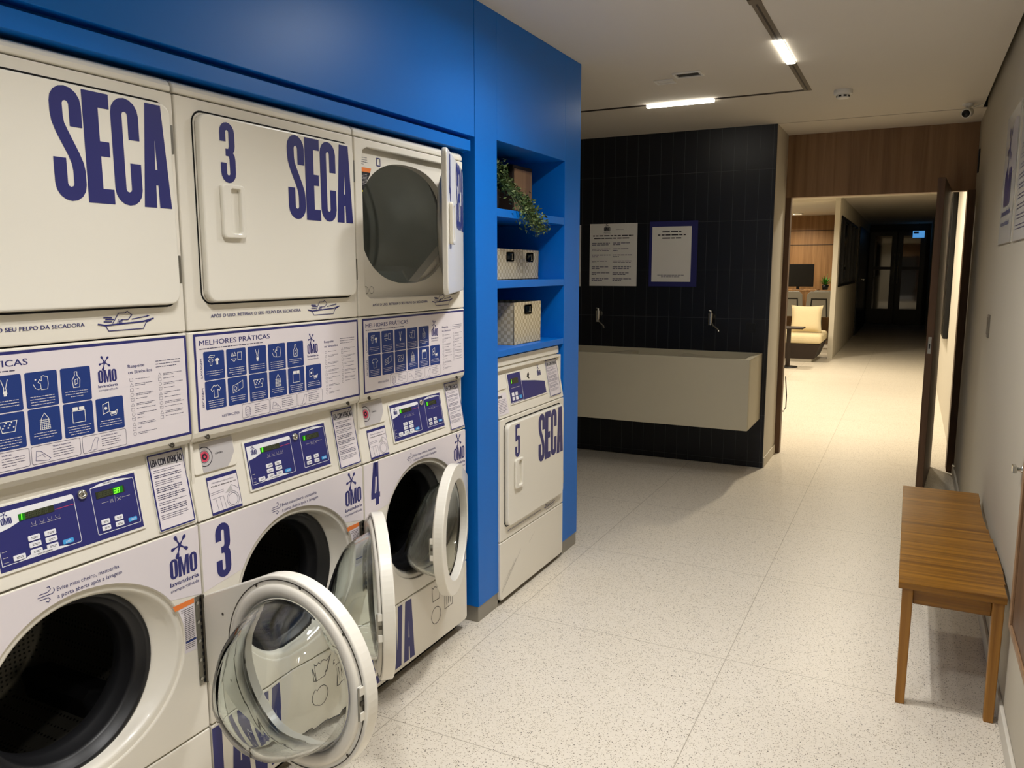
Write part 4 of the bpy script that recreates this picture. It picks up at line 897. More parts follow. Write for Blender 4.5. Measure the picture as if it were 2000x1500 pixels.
# single dryer in the niche
def single_dryer():
    root = thing('tumble_dryer', 'white free-standing dryer with a 5 on its door, under the blue shelves', 'dryer', (0.030, 2.992, 0), 0)
    w_ = 0.714; K = w_/W
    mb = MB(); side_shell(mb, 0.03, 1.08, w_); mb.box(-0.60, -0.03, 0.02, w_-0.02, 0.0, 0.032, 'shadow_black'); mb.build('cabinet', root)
    mb = MB(); mb.prism(rr(0.002, 0.026, w_-0.002, 0.297, [0.004, 0.004, 0.016, 0.016], 5), -0.018, 0.0, 'enamel', FF); lp = mb.build('lower_panel', root, bevel=0.0035)
    sc = MB(); f_ = FF.sub(0, 0, 0.0004)
    for (a, b_), (c, d), q in (((0.015, 0.06), (0.16, 0.175), .0016), ((0.02, 0.075), (0.14, 0.17), .001), ((0.05, 0.085), (0.21, 0.205), .0008), ((0.03, 0.10), (0.13, 0.16), .0007), ((0.30, 0.21), (0.36, 0.245), .0007)):
        pts = [(a+(c-a)*i/8, b_+(d-b_)*i/8+0.003*sin(i*1.7)) for i in range(9)]; sc.stroke(pts, q, 'scuff', f_)
    sc.build('scuff_mark', lp)
    mb = MB(); mb.box(0.002, w_-0.002, 0.3015, 0.858, -0.018, 0.0, 'enamel', FF); fp = mb.build('front_panel', root, bevel=0.0035)
    y0, y1, z0, z1 = 0.045, 0.668, 0.365, 0.832
    g_ = MB(); g_.stroke(rr(y0-0.004, z0-0.004, y1+0.004, z1+0.004, 0.030, 6), 0.006, 'shadow_black', FF, 0.0005, True); g_.build('door_gap_shade', fp)  # dark line round the door, painted shade of its gap
    lt = MB(); lint_text(lt, FF.sub(0, 0, 0.0006), 0.9, 0.075, 0.43, 0.332, 0.475, 0.318, 0.13); lt.build('advice_lettering', fp)
    d = dryer_door(root, '5', 0.0, (0.001, y1), y0, y1, z0, z1, k=(y1-y0)/0.599)
    mb = MB(); mb.prism([(-0.07, 0.8615), (-0.0005, 0.8615), (-0.040, 1.085), (-0.07, 1.085)], 0.002, w_-0.002, 'enamel', XZ); con = mb.build('control_console', root, bevel=0.003)
    vv = V3((-0.0395, 0, 0.2235)); f_ = Frame((0.0003, 0, 0.8615), (0, 1, 0), vv, V3((0.2235, 0, 0.0395)))
    mb = MB(); mb.box(0.120, 0.52, 0.045, 0.190, 0, 0.003, 'enamel_door', f_); cp = mb.build('control_panel', con, bevel=0.001)
    g2 = f_.sub(0, 0, 0.0033); mb = MB()
    mb.rect(0.126, 0.051, 0.255, 0.184, 'navy', g2); mb.poly([(0.255, 0.051), (0.508, 0.051), (0.508, 0.108), (0.40, 0.125), (0.255, 0.142)], 'navy', g2)
    mb.stroke([(0.256, 0.184), (0.256, 0.054), (0.13, 0.054)], 0.0018, 'button_white', g2, 0.0003)
    mb.poly([(0.32, 0.150), (0.33, 0.165), (0.345, 0.172), (0.348, 0.158), (0.340, 0.152), (0.346, 0.143), (0.34, 0.139), (0.328, 0.146)], 'label_black', g2, 0.0003)
    omo(mb, 0.436, 0.142, 0.040, 'navy', g2, 0.0003, False)
    scribble(mb, 0.15, 0.118, 0.08, 0.002, 'sign_grey', g2, 0.0003, 4)
    for u in (0.155, 0.190):
        for v in (0.070, 0.090): mb.rrect(u-0.012, v-0.008, u+0.012, v+0.008, 0.002, 'button_white', g2, 0.0004)
    mb.rrect(0.215, 0.063, 0.240, 0.078, 0.002, 'button_blue', g2, 0.0004)
    mb.build('printed_overlay', cp)
    mb = MB(); mb.box(0.150, 0.225, 0.137, 0.162, 0, 0.001, 'lcd', g2); mb.stroke([(0.157, 0.141), (0.158, 0.158)], 0.0016, 'led_green', g2, 0.0013); mb.build('display', cp)
    attention_sign(con, f_, 0.545, 0.022, 0.680, 0.205, 5)
    mb = MB(); f3 = f_.sub(0, 0, 0.0006); mb.rect(0.004, 0.015, 0.095, 0.110, 'vinyl', f3)
    text(mb, 'LEIA COM ATENÇÃO', 0.008, 0.090, 0.011, 'ink_black', f3, 0.0004, 0.045, 0.03); para(mb, 0.008, 0.080, 0.08, 9, 0.0068, 0.0018, 'ink', f3, 0.0004, 8)
    mb.build('instruction_sticker', con)
    mb = MB(); mb.box(0.004, 0.10, 0.125, 0.19, 0, 0.004, 'enamel', f_); mb.build('blank_drawer', con, bevel=0.002)
    mb = MB(); mb.prism(rr(0.002, 1.087, w_-0.002, 1.125, [0.014, 0.014, 0.002, 0.002], 4), -0.64, -0.030, 'enamel', FF); mb.build('top_cover', root, bevel=0.008, seg=3)
single_dryer()

# ------------------------------------------------------------------ shelf things
def basket(x, y, z, dx, dy, h, label, group):   # front face at x, from y to y+dy
    root = thing('storage_basket', label, 'basket', (x-dx/2, y+dy/2, z), 0, group)
    a, b_ = dx/2, dy/2; t = 0.006
    mb = MB(); f_ = Frame((a-t, 0, 0), (0, 1, 0), (0, 0, 1), (1, 0, 0))
    for sgn in (1, -1):
        f2 = f_ if sgn == 1 else Frame((-a+t, 0, 0), (0, 1, 0), (0, 0, 1), (-1, 0, 0))
        A = angs(0, h-0.032, -b_, 0.0, b_, h, 32)
        mb.ring([rayrect(0, h-0.032, -b_, 0.0, b_, h, q) for q in A], [rayrect(0, h-0.032, -0.031, h-0.047, 0.031, h-0.017, q) for q in A], 0, t, 'woven', f2)
    mb.box(-a, a, -b_, -b_+t, 0, h, 'woven'); mb.box(-a, a, b_-t, b_, 0, h, 'woven'); mb.box(-a, a, -b_, b_, 0, t, 'woven')
    mb.build('body', root, bevel=0.002)
    mb = MB(); mb.ring(rr(-b_-.001, -a-.001, b_+.001, a+.001, .003, 2), rr(-b_+.008, -a+.008, b_-.008, a-.008, .003, 2), h-0.006, h+0.003, 'woven', Frame((0, 0, 0), (0, 1, 0), (1, 0, 0), (0, 0, 1)))
    for sgn in (1, -1): mb.ring(rr(-0.038, h-0.054, 0.038, h-0.010, .004, 2), rr(-0.031, h-0.047, 0.031, h-0.017, .003, 2), a-0.001, a+0.003, 'woven', Frame((0, 0, 0), (0, 1, 0), (0, 0, 1), (1, 0, 0)))
    mb.build('rim', root)
basket(-0.10, 3.215, 1.462, 0.26, 0.272, 0.140, 'beige woven basket on the middle shelf, left one of the pair', 'woven storage baskets on the blue shelves')
basket(-0.115, 3.495, 1.462, 0.26, 0.205, 0.140, 'smaller beige woven basket on the middle shelf, right one of the pair', 'woven storage baskets on the blue shelves')
basket(-0.030, 3.255, 1.162, 0.30, 0.290, 0.193, 'large beige woven basket alone on the lowest shelf above the single dryer', 'woven storage baskets on the blue shelves')
o = MB().box(-0.11, 0.11, -0.115, 0.115, 0, 0.225, 'dark_brown')
mb = MB(); mb.box(-0.10, 0.10, -0.105, 0.105, 0, 0.232, 'dark_brown'); mb.box(-0.098, 0.104, -0.095, 0.095, 0.02, 0.215, 'walnut')
o = mb.build('wooden_box', None, bevel=0.004); o.location = (-0.205, 3.50, 1.7662)
tag(o, 'dark brown wooden box on the top shelf behind the trailing plant', 'box')
def plant():
    root = thing('trailing_plant', 'green trailing plant spilling over the edge of the top blue shelf', 'plant', (-0.14, 3.20, 1.7662))
    mb = MB(); mb.revolve([(0.0, 0.0), (0.045, 0.0), (0.052, 0.01), (0.060, 0.10), (0.055, 0.10), (0.050, 0.085), (0.0, 0.085)], WORLDF, 'dark_brown', 28); mb.build('pot', root)
    st = MB(); lf = MB(); rnd = random.Random(3)
    def leafy(pts, nl, spread, sz):
        st.tube(pts, 0.0013, 'leaf', 5)
        P = [V3(p) for p in pts]
        for i in range(nl):
            t = rnd.random()*(len(P)-1); k = int(t); p = P[k].lerp(P[k+1], t-k)+V3((rnd.gauss(0, spread), rnd.gauss(0, spread), rnd.gauss(0, spread)))
            a = V3((rnd.gauss(0, 1), rnd.gauss(0, 1), rnd.gauss(0.1, 0.8))).normalized(); b_ = a.cross(V3((rnd.random(), rnd.random(), rnd.random()))).normalized()
            L = sz*rnd.uniform(.7, 1.3); c_ = a.cross(b_)
            lf.add([p, p+a*L*.5+b_*L*.22+c_*L*.05, p+a*L, p+a*L*.5-b_*L*.22+c_*L*.05], [(0, 1, 2, 3)], 'leaf' if rnd.random() < .6 else 'leaf2')
    for i in range(34):
        a = rnd.uniform(0, 2*pi); r_ = rnd.uniform(.04, .12); h = rnd.uniform(.12, .25)
        dx = cos(a)*r_*0.8; dy = sin(a)*r_
        leafy([(0, 0, .09), (dx*.4, dy*.4, h*.8), (dx, dy, h), (dx*1.3, dy*1.2, h*.72)], 75, .013, .021)
    for i in range(12):
        y = rnd.uniform(-.05, .17); x = rnd.uniform(.165, .20)
        leafy([(0, 0, .09), (.06, y*.4, .15), (x-.03, y*.8, .06), (x, y, .0), (x+.008, y+rnd.uniform(.03, .10), -rnd.uniform(.03, .10))], 70, .012, .020)
    for i in range(7):
        y = rnd.uniform(.06, .16)
        leafy([(0, 0, .09), (.08, y*.5, .12), (.168, y*.9, .03), (.180, y+.04, -.03), (.185+rnd.uniform(0, .012), y+rnd.uniform(.06, .14), -rnd.uniform(.07, .125))], 70, .012, .020)
    st.build('stem', root); lf.build('foliage', root)
plant()

# ------------------------------------------------------------------ sink, taps, posters on the black wall
root = thing('wash_trough', 'long beige stone wash trough hung on the black tiled wall', 'sink', (-0.5, 5.857, 0.38))
mb = MB(); x0, x1, y0, y1, h = -1.10, 1.125, -0.26, 0.26, 0.505
mb.box(x0+.04, x1-.04, y0+.035, y1-.035, 0, 0.30, 'stone')
for a in ((x0, x0+.04, y0+.035, y1), (x1-.04, x1, y0+.035, y1), (x0, x1, y0, y0+.035), (x0+.04, x1-.04, y1-.035, y1)): mb.box(*a, 0.0, h, 'stone')
mb.build('basin_body', root, bevel=0.003)
mb = MB()
def ramp(xa, za, xb, zb): mb.add([(xa, y0+.035, za), (xb, y0+.035, zb), (xb, y1-.035, zb), (xa, y1-.035, za)], [(0, 1, 2, 3)], 'stone')
ramp(-1.06, .47, -.5, .42); ramp(-.5, .42, -.35, .42); ramp(-.35, .42, 0.10, .485); ramp(0.10, .485, .17, .485)
mb.add([(0.17, y0+.035, .485), (0.17, y1-.035, .485), (.17, y1-.035, .38), (.17, y0+.035, .38)], [(0, 1, 2, 3)], 'stone')
ramp(.17, .38, .55, .38); mb.add([(0.55, y0+.035, .485), (0.55, y1-.035, .485), (.55, y1-.035, .38), (.55, y0+.035, .38)], [(0, 1, 2, 3)], 'stone'); ramp(.55, .485, 1.085, .43)
mb.build('drain_slope', root)
def tap(x, label):
    root = thing('wall_tap', label, 'tap', (x, 6.12, 1.13), 0, 'chrome taps above the wash trough')
    f_ = Frame((0, 0, 0.02), (1, 0, 0), (0, 0, 1), (0, -1, 0))
    mb = MB(); mb.revolve([(0.026, 0), (0.026, 0.006), (0.014, 0.012), (0.013, 0.05), (0.0, 0.05)], f_, 'chrome', 20)
    mb.tube([(0, -0.045, 0.045), (0, -0.052, -0.045)], [0.023, 0.018], 'chrome', 16)
    mb.build('tap_body', root)
    MB().tube([(0, -0.05, -0.02), (0.03, -0.075, -0.05), (0.075, -0.12, -0.072), (0.082, -0.125, -0.088)], [0.009, 0.008, 0.008, 0.010], 'chrome', 12).build('spout', root)
    MB().tube([(0, -0.045, 0.045), (0, -0.047, 0.062), (-0.016, -0.052, 0.068)], [0.013, 0.010, 0.005], 'chrome', 12).build('lever', root)
tap(-0.676, 'chrome wall tap below the list of rules, nearer the blue joinery')
tap(0.238, 'chrome wall tap right of the blue bordered sheet, nearer the doorway')
mb = MB(); mb.box(0.50, 0.565, 6.112, 6.12, 1.035, 1.105, 'black_plastic'); mb.box(0.51, 0.555, 6.110, 6.112, 1.05, 1.09, 'screen_black')
tag(mb.build('wall_socket', None, bevel=0.002), 'small black socket plate on the black tiles at the right end of the trough', 'socket')
BW = Frame((0, 6.118, 0), (1, 0, 0), (0, 0, 1), (0, -1, 0))
mb = MB(); mb.box(-0.771, -0.371, 1.375, 1.872, 0, 0.003, 'paper_white', BW); g_ = BW.sub(0, 0, 0.0034)
omo(mb, -0.650, 1.812, 0.052, 'ink_black', g_); scribble(mb, -0.55, 1.822, 0.07, 0.005, 'sign_grey', g_)
para(mb, -0.745, 1.772, 0.345, 1, 0.02, 0.008, 'ink_black', g_, 0, 1, 0.02); para(mb, -0.735, 1.752, 0.32, 1, 0.02, 0.008, 'ink_black', g_, 0, 2, 0.02)
for i in range(7):
    for u in (-0.752, -0.572): para(mb, u, 1.715-i*0.0475, 0.165, 2, 0.013, 0.0055, 'ink', g_, 0, i*3+int(u*10), 0.45)
tag(mb.build('rules_sheet'), 'white sheet of rules in two columns on the black tiled wall', 'poster')
mb = MB(); mb.box(-0.27, 0.109, 1.375, 1.878, 0, 0.004, 'navy', BW); mb.box(-0.248, 0.062, 1.412, 1.836, 0.004, 0.006, 'paper_white', BW); g_ = BW.sub(0, 0, 0.0064)
for i, (v, L) in enumerate(((1.792, .15), (1.768, .22), (1.744, .15))): para(mb, -0.093-L/2, v, L, 1, 0.02, 0.009, 'ink_black', g_, 0, i, 0.0)
para(mb, -0.20, 1.462, 0.215, 1, .01, 0.004, 'ink', g_, 0, 5, 0.02); para(mb, -0.17, 1.448, 0.15, 1, .01, 0.004, 'ink', g_, 0, 6, 0.02)
tag(mb.build('bordered_sheet'), 'white sheet with a wide navy blue border on the black tiled wall', 'poster')
mb = MB(); mb.box(-1.15, -0.850, 1.371, 1.866, 0, 0.003, 'paper_white', BW); g_ = BW.sub(0, 0, 0.0034)
mb.rect(-1.14, 1.53, -0.862, 1.855, 'tile_blue', g_); mb.circ(-0.895, 1.78, 0.022, 'sign_grey', g_, 0.0003); mb.circ(-0.895, 1.62, 0.022, 'sign_grey', g_, 0.0003)
tag(mb.build('blue_poster'), 'blue and white poster mostly hidden behind the edge of the blue joinery', 'poster')

# ------------------------------------------------------------------ ceiling things
root = thing('ceiling_track_light', 'recessed linear ceiling track turning a corner, with bright white light bars', 'light', (0.98, 5.06, CEIL))
mb = MB(); mb.box(-0.02, 0.022, -7.0, 0.022, -0.002, 0.0, 'track'); mb.box(-0.004, 0.004, -6.99, 0.0, -0.003, -0.002, 'dark_brown')
mb.box(-2.9, -0.02, -0.014, 0.022, -0.002, 0.0, 'dark_brown'); mb.build('track_channel', root)  # flat dark strips, their colour stands for shade inside the recessed channel
for ly, _ in TRACK_Y:
    MB().box(-0.021, 0.021, ly-5.06-0.225, ly-5.06+0.225, -0.008, 0.0, 'lamp_diffuser').build('light_bar', root, bevel=0.003)
MB().box(-0.965, -0.54, -0.012, 0.018, -0.019, 0.0, 'lamp_diffuser').build('light_bar', root, bevel=0.003)
MB().box(-0.024, 0.024, -1.76, -1.70, -0.006, 0.0, 'track').build('joint_cover', root)
def vent(x, y, sx_, sy_, label, deep):
    root = thing('ceiling_vent', label, 'vent', (x, y, CEIL), 0, 'small rectangular fittings in the ceiling')
    f_ = Frame((0, 0, 0), (1, 0, 0), (0, -1, 0), (0, 0, -1))
    mb = MB(); mb.ring([(-sx_, -sy_), (sx_, -sy_), (sx_, sy_), (-sx_, sy_)], [(-sx_+.014, -sy_+.014), (sx_-.014, -sy_+.014), (sx_-.014, sy_-.014), (-sx_+.014, sy_-.014)], 0, 0.008, 'white_plastic', f_); mb.build('frame', root, bevel=0.002)
    MB().box(-sx_+.014, sx_-.014, -sy_+.014, sy_-.014, 0.0005, 0.002, 'steel_dark' if deep else 'white_plastic', f_).build('cover', root)
vent(0.455, 4.373, 0.075, 0.055, 'larger ceiling vent with a dark slot, nearer the track corner', True)
vent(0.300, 4.480, 0.055, 0.045, 'smaller plain square ceiling plate beside the slotted vent', False)
root = thing('smoke_detector', 'round white smoke detector on the ceiling before the doorway', 'smoke detector', (1.166, 5.17, CEIL))
f_ = Frame((0, 0, 0), (1, 0, 0), (0, -1, 0), (0, 0, -1))
MB().revolve([(0.052, 0), (0.052, 0.022), (0.048, 0.026), (0.0, 0.026)], f_, 'white_plastic', 36).build('base', root)
mb = MB(); mb.revolve([(0.036, 0.026), (0.036, 0.044), (0.030, 0.048), (0.0, 0.048)], f_, 'white_plastic', 36)
for i in range(8):
    a = 2*pi*(i+.5)/8; c = V3((0.0362*cos(a), 0.0362*sin(a), -0.036)); t = V3((-sin(a), cos(a), 0))
    mb.add([c-t*.009+V3((0, 0, .005)), c+t*.009+V3((0, 0, .005)), c+t*.009-V3((0, 0, .005)), c-t*.009-V3((0, 0, .005))], [(0, 1, 2, 3)], 'black_plastic')
mb.build('sensor_head', root)
root = thing('security_camera', 'small white security camera on the ceiling in the right corner above the door', 'security camera', (1.842, 5.95, CEIL))
MB().revolve([(0.034, 0), (0.034, 0.012), (0.014, 0.02), (0.012, 0.035)], f_, 'white_plastic', 28).build('mount', root)
cd = V3((-0.30, -1, -0.28)).normalized(); u_ = cd.cross(V3((0, 0, 1))).normalized()
fc = Frame((0, 0, -0.055), u_, cd.cross(u_), cd)
MB().revolve([(0.0, -0.05), (0.022, -0.046), (0.030, -0.03), (0.031, 0.03), (0.028, 0.037), (0.024, 0.036), (0.0, 0.034)], fc, 'white_plastic', 32).build('camera_body', root)
MB().revolve([(0.0235, 0.0365), (0.020, 0.041), (0.0, 0.043)], fc, 'screen_black', 28).build('lens', root)
MB().tube([(0.03, 0.02, -0.02), (0.06, 0.02, -0.012), (0.09, 0.01, -0.004)], 0.004, 'white_plastic', 8).build('cable', root)

# ------------------------------------------------------------------ open door, right wall things, bench
DA = V3((1.725, 5.855, 0)); DB = V3((1.790, 6.75, 0)); dd = (DB-DA); DL = dd.length; rz = math.atan2(dd.y, dd.x)
dr = bpy.data.objects.new('door_1', None); COL.objects.link(dr); dr.location = DA; dr.rotation_euler = (0, 0, rz); dr['kind'] = 'structure'; dr['label'] = 'open walnut door leaf seen nearly edge-on'
MB().box(0, DL, -0.022, 0.022, 0.008, 2.088, 'walnut_dark').build('door_leaf', dr, bevel=0.002)
mb = MB(); mb.box(-0.003, 0, -0.010, 0.010, 0.956, 1.066, 'chrome'); mb.box(-0.004, -0.003, -0.004, 0.004, 0.99, 1.02, 'black_plastic'); mb.build('lock_plate', dr, bevel=0.0008)
RW = Frame((1.96, 0, 0), (0, -1, 0), (0, 0, 1), (-1, 0, 0))    # u = -y
mb = MB(); mb.box(-4.695, -4.625, 1.165, 1.28, 0, 0.008, 'switch_grey', RW); mb.box(-4.68, -4.64, 1.18, 1.265, 0.008, 0.011, 'switch_grey', RW)
tag(mb.build('light_switch', None, bevel=0.002), 'small grey switch plate on the right wall above the bench', 'switch')
mb = MB(); mb.box(-6.52, -6.47, 2.17, 2.33, 0, 0.010, 'black_plastic', RW)  # black plate added in place of a dark slot in the wall
tag(mb.build('wall_slot', None, bevel=0.003), 'thin dark plate standing for a vertical slot high on the right wall beside the door header', 'slot')
def wposter(y0, y1, z0, z1, label, logo):
    mb = MB(); mb.box(-y1, -y0, z0, z1, 0, 0.004, 'acrylic', RW); g_ = RW.sub(-y1, 0, 0.0044); wd = y1-y0
    mb.stroke([(0, z0), (wd, z0), (wd, z1)], 0.004, 'switch_grey', g_)
    if logo:
        mb.poly([(wd*.42, 2.10), (wd*.62, 2.16), (wd*.9, 2.15), (wd*.95, 1.93), (wd*.35, 1.93), (wd*.34, 2.04)], 'sign_grey', g_, 0.0003)
        omo(mb, wd*.20, 1.79, wd*.50, 'navy', g_, 0.0006, False)
        text(mb, 'lavanderia', wd*.14, 1.75, 0.030, 'tile_blue', g_, 0.0006, wd*.66, 0.02); text(mb, 'compartilhada', wd*.14, 1.705, 0.024, 'tile_blue', g_, 0.0006, wd*.66, 0.01)
    else:
        for i in range(9): para(mb, wd*.1, 2.0-i*.04, wd*.75, 2, .014, .004, 'ink', g_, 0.0003, i)
    tag(mb.build('wall_poster'), label, 'poster')
wposter(3.98, 4.52, 1.622, 2.21, 'pale acrylic poster with a purple logo on the right wall', True)
wposter(3.20, 3.88, 1.62, 2.21, 'pale text poster cut by the right edge of the picture', False)
root = thing('chrome_bracket', 'tiny chrome wall bracket at the right edge of the picture', 'bracket', (1.96, 2.99, 0.862))
MB().revolve([(0.012, 0), (0.012, 0.004), (0.006, 0.006), (0.006, 0.02), (0.0, 0.02)], Frame((0, 0, 0), (0, 1, 0), (0, 0, 1), (-1, 0, 0)), 'chrome', 16).build('stud', root)
MB().box(-0.030, -0.018, -0.020, 0.016, -0.012, 0.012, 'chrome').build('clip', root, bevel=0.002)
root = thing('wall_table', 'brown wooden fold-down wall table cut by the right edge of the picture', 'table', (1.96, 2.69, 0.44))
MB().box(-0.030, 0, -1.1, 0.0, 0.0, 0.72, 'walnut_dark').build('table_leaf', root, bevel=0.003)
mb = MB(); mb.box(-0.036, -0.030, -1.1, -0.0, 0.0, 0.02, 'walnut'); mb.box(-0.036, -0.030, -0.035, 0.0, 0.02, 0.72, 'walnut'); mb.build('edge_frame', root, bevel=0.001)

root = thing('wooden_bench', 'honey brown slatted wooden bench against the right wall', 'bench', (1.79, 3.57, 0))
mb = MB(); ys = [-0.67, -0.545, -0.44, -0.30, -0.18, -0.04, 0.08, 0.20, 0.34, 0.46, 0.56, 0.67]; rnd = random.Random(5)
for i, (a, b_) in enumerate(zip(ys, ys[1:])):
    za = 0.0016*(i % 3); k = 0.008*sin((a+0.67)*5.2)
    mb.prism([(a+.0006, 0.425+za), (b_-.0006, 0.425+za), (b_-.0006, 0.4525+za), (a+.0006, 0.4490+za)], -0.168, 0.152+k, 'teak', Frame((0, 0, 0), (0, 1, 0), (0, 0, 1), (1, 0, 0)))
seat = mb.build('seat', root, bevel=0.002)
for sx_, xx in ((-1, -0.138), (1, 0.130)):
    for yy in (-0.640, 0.640):
        mb = MB(); t = 0.0175; L0 = [(-t, -t), (t, -t), (t, t), (-t, t)]
        mb.loft([[V3((xx+sx_*0.0+a*.85, yy+b_*.85, 0.0)) for a, b_ in L0], [V3((xx+a, yy+b_, 0.426)) for a, b_ in L0]], 'teak_leg', cap0=True, cap1=True, smooth=False); mb.build('leg', root, bevel=0.003)
MB().box(-0.12, 0.112, -0.635, -0.615, 0.365, 0.424, 'teak').build('apron', root, bevel=0.002)
MB().box(-0.12, 0.112, 0.615, 0.635, 0.365, 0.424, 'teak').build('apron', root, bevel=0.002)
MB().box(-0.148, -0.128, -0.62, 0.62, 0.375, 0.424, 'teak_leg').build('apron', root, bevel=0.002)
MB().box(0.120, 0.140, -0.62, 0.62, 0.375, 0.424, 'teak_leg').build('apron', root, bevel=0.002)

# ------------------------------------------------------------------ lounge furniture
root = thing('daybed', 'low cream cushioned daybed on a dark base in the lounge beyond the door', 'sofa', (-0.6, 14.1, 0))
mb = MB(); f_ = Frame((0, 0, 0), (1, 0, 0), (0, 1, 0), (0, 0, 1))
mb.box(-0.9, 0.80, -0.46, 0.45, 0, 0.05, 'white_plastic'); mb.build('plinth', root)
mb = MB(); mb.add([(-0.95, -0.50, 0.05), (0.84, -0.50, 0.05), (0.84, 0.5, 0.05), (-0.95, 0.5, 0.05), (-1.0, -0.55, 0.30), (0.93, -0.55, 0.30), (0.93, 0.5, 0.30), (-1.0, 0.5, 0.30)], [(3, 2, 1, 0), (4, 5, 6, 7), (0, 1, 5, 4), (1, 2, 6, 5), (2, 3, 7, 6), (3, 0, 4, 7)], 'dark_brown'); mb.build('base', root)
mb = MB(); mb.box(-1.0, 0.95, -0.57, 0.5, 0.30, 0.46, 'fabric_cream'); mb.build('seat_cushion', root, bevel=0.06, seg=4)
def pillow(x, y, z, wd, h, th, label):
    mb = MB(); n_ = 14; G = []
    for s_ in (1, -1):
        for i in range(n_+1):
            for j in range(n_+1):
                a, b_ = i/n_*2-1, j/n_*2-1
                pin = 1-0.07*(1-a*a)*abs(b_)**3-0.0; pin2 = 1-0.09*(1-b_*b_)*abs(a)**3
                G.append((a*wd/2*pin2, s_*th/2*max(0, (1-a**4)*(1-b_**4))**.5, h/2+b_*h/2*(1-0.09*(1-a*a)*abs(b_)**3)))
    F = []; k = (n_+1)**2
    for q in (0, 1):
        for i in range(n_):
            for j in range(n_):
                a = q*k+i*(n_+1)+j; F.append((a, a+1, a+n_+2, a+n_+1))
    mb.add(G, F, 'fabric_cream', True); o = mb.build('throw_pillow'); o.location = (x, y, z); o.rotation_euler = (radians(-12), 0, radians(3))
    tag(o, label, 'pillow')
pillow(0.065, 13.85, 0.462, 0.50, 0.46, 0.16, 'square cream throw pillow standing on the daybed')
root = thing('side_table', 'slim dark pedestal side table just inside the doorway, left', 'table', (-0.06, 12.8, 0))
MB().revolve([(0.0, 0), (0.15, 0), (0.15, 0.012), (0.02, 0.02), (0.0, 0.02)], WORLDF, 'black_plastic', 32).build('base', root)
MB().tube([(0, 0, 0.015), (0, 0, 0.60)], 0.034, 'dark_brown', 14).build('pole', root)
MB().box(-0.20, 0.22, -0.18, 0.18, 0.60, 0.622, 'dark_brown').build('tabletop', root, bevel=0.004)
root = thing('high_desk', 'long wooden desk against the lounge back wall carrying two dark monitors', 'desk', (-1.0, 17.4, 0))
MB().box(-1.2, 0.86, -0.4, 0.4, 1.045, 1.085, 'oak_wall').build('desktop', root, bevel=0.003)
for x in (-1.1, -0.1, 0.78): MB().box(x-0.03, x+0.03, -0.32, 0.32, 0.0, 1.045, 'black_plastic').build('leg', root)
def monitor(x, label, rz_):
    root = thing('computer_monitor', label, 'monitor', (x, 17.35, 1.085), rz_, 'dark monitors on the lounge desk')
    MB().box(-0.30, 0.30, -0.02, 0.02, 0.06, 0.52, 'screen_black').build('screen', root, bevel=0.005)
    mb = MB(); mb.box(-0.03, 0.03, 0.02, 0.05, 0.0, 0.30, 'black_plastic'); mb.box(-0.12, 0.12, -0.08, 0.10, 0.0, 0.012, 'black_plastic'); mb.build('stand', root)
monitor(-0.52, 'switched-off monitor on the lounge desk, right one beside the plant', 0.10)
monitor(-1.16, 'switched-off monitor on the lounge desk, left one', -0.02)
root = thing('potted_plant', 'small bright green plant on the right end of the lounge desk', 'plant', (0.02, 17.25, 1.085))
MB().revolve([(0, 0), (0.05, 0), (0.07, 0.10), (0.06, 0.10), (0, 0.09)], WORLDF, 'black_plastic', 20).build('pot', root)
mb = MB(); rnd = random.Random(9)
for i in range(60):
    a = rnd.uniform(0, 2*pi); el = rnd.uniform(.4, 1.4); L = rnd.uniform(.14, .28); d = V3((cos(a)*cos(el), sin(a)*cos(el), sin(el))); t = V3((-sin(a), cos(a), 0))*.011
    p = V3((0, 0, .09)); mb.add([p-t*.4, p+t*.4, p+d*L*.5+t, p+d*L*.5-t], [(0, 1, 2, 3)], 'leaf_bright'); mb.add([p+d*L*.5-t, p+d*L*.5+t, p+d*L+V3((0, 0, -.03))], [(0, 1, 2)], 'leaf_bright')
mb.build('foliage', root)
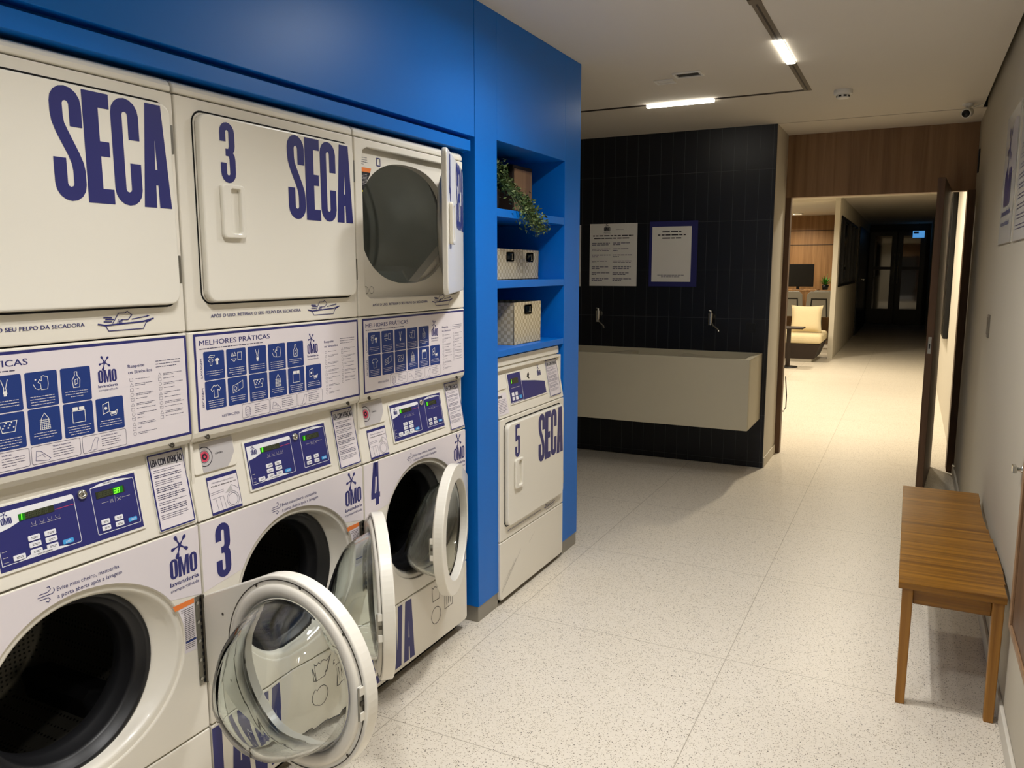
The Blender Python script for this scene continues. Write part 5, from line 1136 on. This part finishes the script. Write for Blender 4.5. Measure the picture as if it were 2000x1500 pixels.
def chair():
    root = thing('shell_chair', 'grey moulded chair behind the cream pillow, facing the desk', 'chair', (0.04, 16.2, 0), 0, 'grey shell chairs at the lounge desk')
    mb = MB(); L = [(-.24, 0.62), (.24, 0.62), (.22, 1.02), (.16, 1.08), (-.16, 1.08), (-.22, 1.02)]
    f_ = Frame((0, -0.22, 0), (1, 0, 0), (0, 0, 1), (0, -1, 0)); mb.prism(L, -0.02, 0.0, 'grey_shell', f_); mb.build('backrest', root, bevel=0.008)
    mb = MB(); mb.stroke([(-.15, .62), (-.13, .94), (.13, .94), (.15, .62)], 0.025, 'black_plastic', f_, 0.002); mb.build('back_frame', root)
    MB().box(-0.24, 0.24, -0.22, 0.22, 0.60, 0.63, 'grey_shell').build('seat', root, bevel=0.008)
    for x in (-.2, .2):
        for y in (-.2, .2): MB().tube([(x, y, .60), (x*1.1, y*1.1, 0)], 0.012, 'black_plastic', 8).build('leg', root)
    return root
c0 = chair(); dup(c0, (-0.50, 16.35, 0), None, 'grey moulded chair at the desk half hidden by the door jamb'); dup(c0, (0.10, 17.0, 0), -0.35, 'grey moulded chair furthest right, tucked at the desk end by the partition')
for x, y, lb in ((-0.57, 17.1, 'round glowing ceiling downlight seen above the lounge desk'), (-0.60, 15.7, 'second round downlight at the left door jamb edge')):
    mb = MB(); f_ = Frame((0, 0, 0), (1, 0, 0), (0, -1, 0), (0, 0, -1)); root = thing('ceiling_downlight', lb, 'light', (x, y, 2.62 if y > 14.3 else 2.66), 0, 'round downlights in the lounge ceiling')
    mb.revolve([(0.12, 0), (0.12, 0.02), (0.095, 0.03), (0.09, 0.01)], f_, 'white_plastic', 28); mb.build('rim', root)
    MB().revolve([(0.09, 0.012), (0.0, 0.012)], f_, 'downlight', 24).build('diffuser', root)
root = thing('hanging_cable', 'thin dark cable curling down beside the left door jamb', 'cable', (0.712, 6.80, 0.27))
MB().tube([(-0.004, 0, 0.36), (0.002, 0.0, 0.30), (0.012, 0.0, 0.20), (0.010, 0.0, 0.10), (-0.01, 0, 0.06), (-0.03, 0, 0.10)], 0.004, 'black_plastic', 8).build('cord', root)
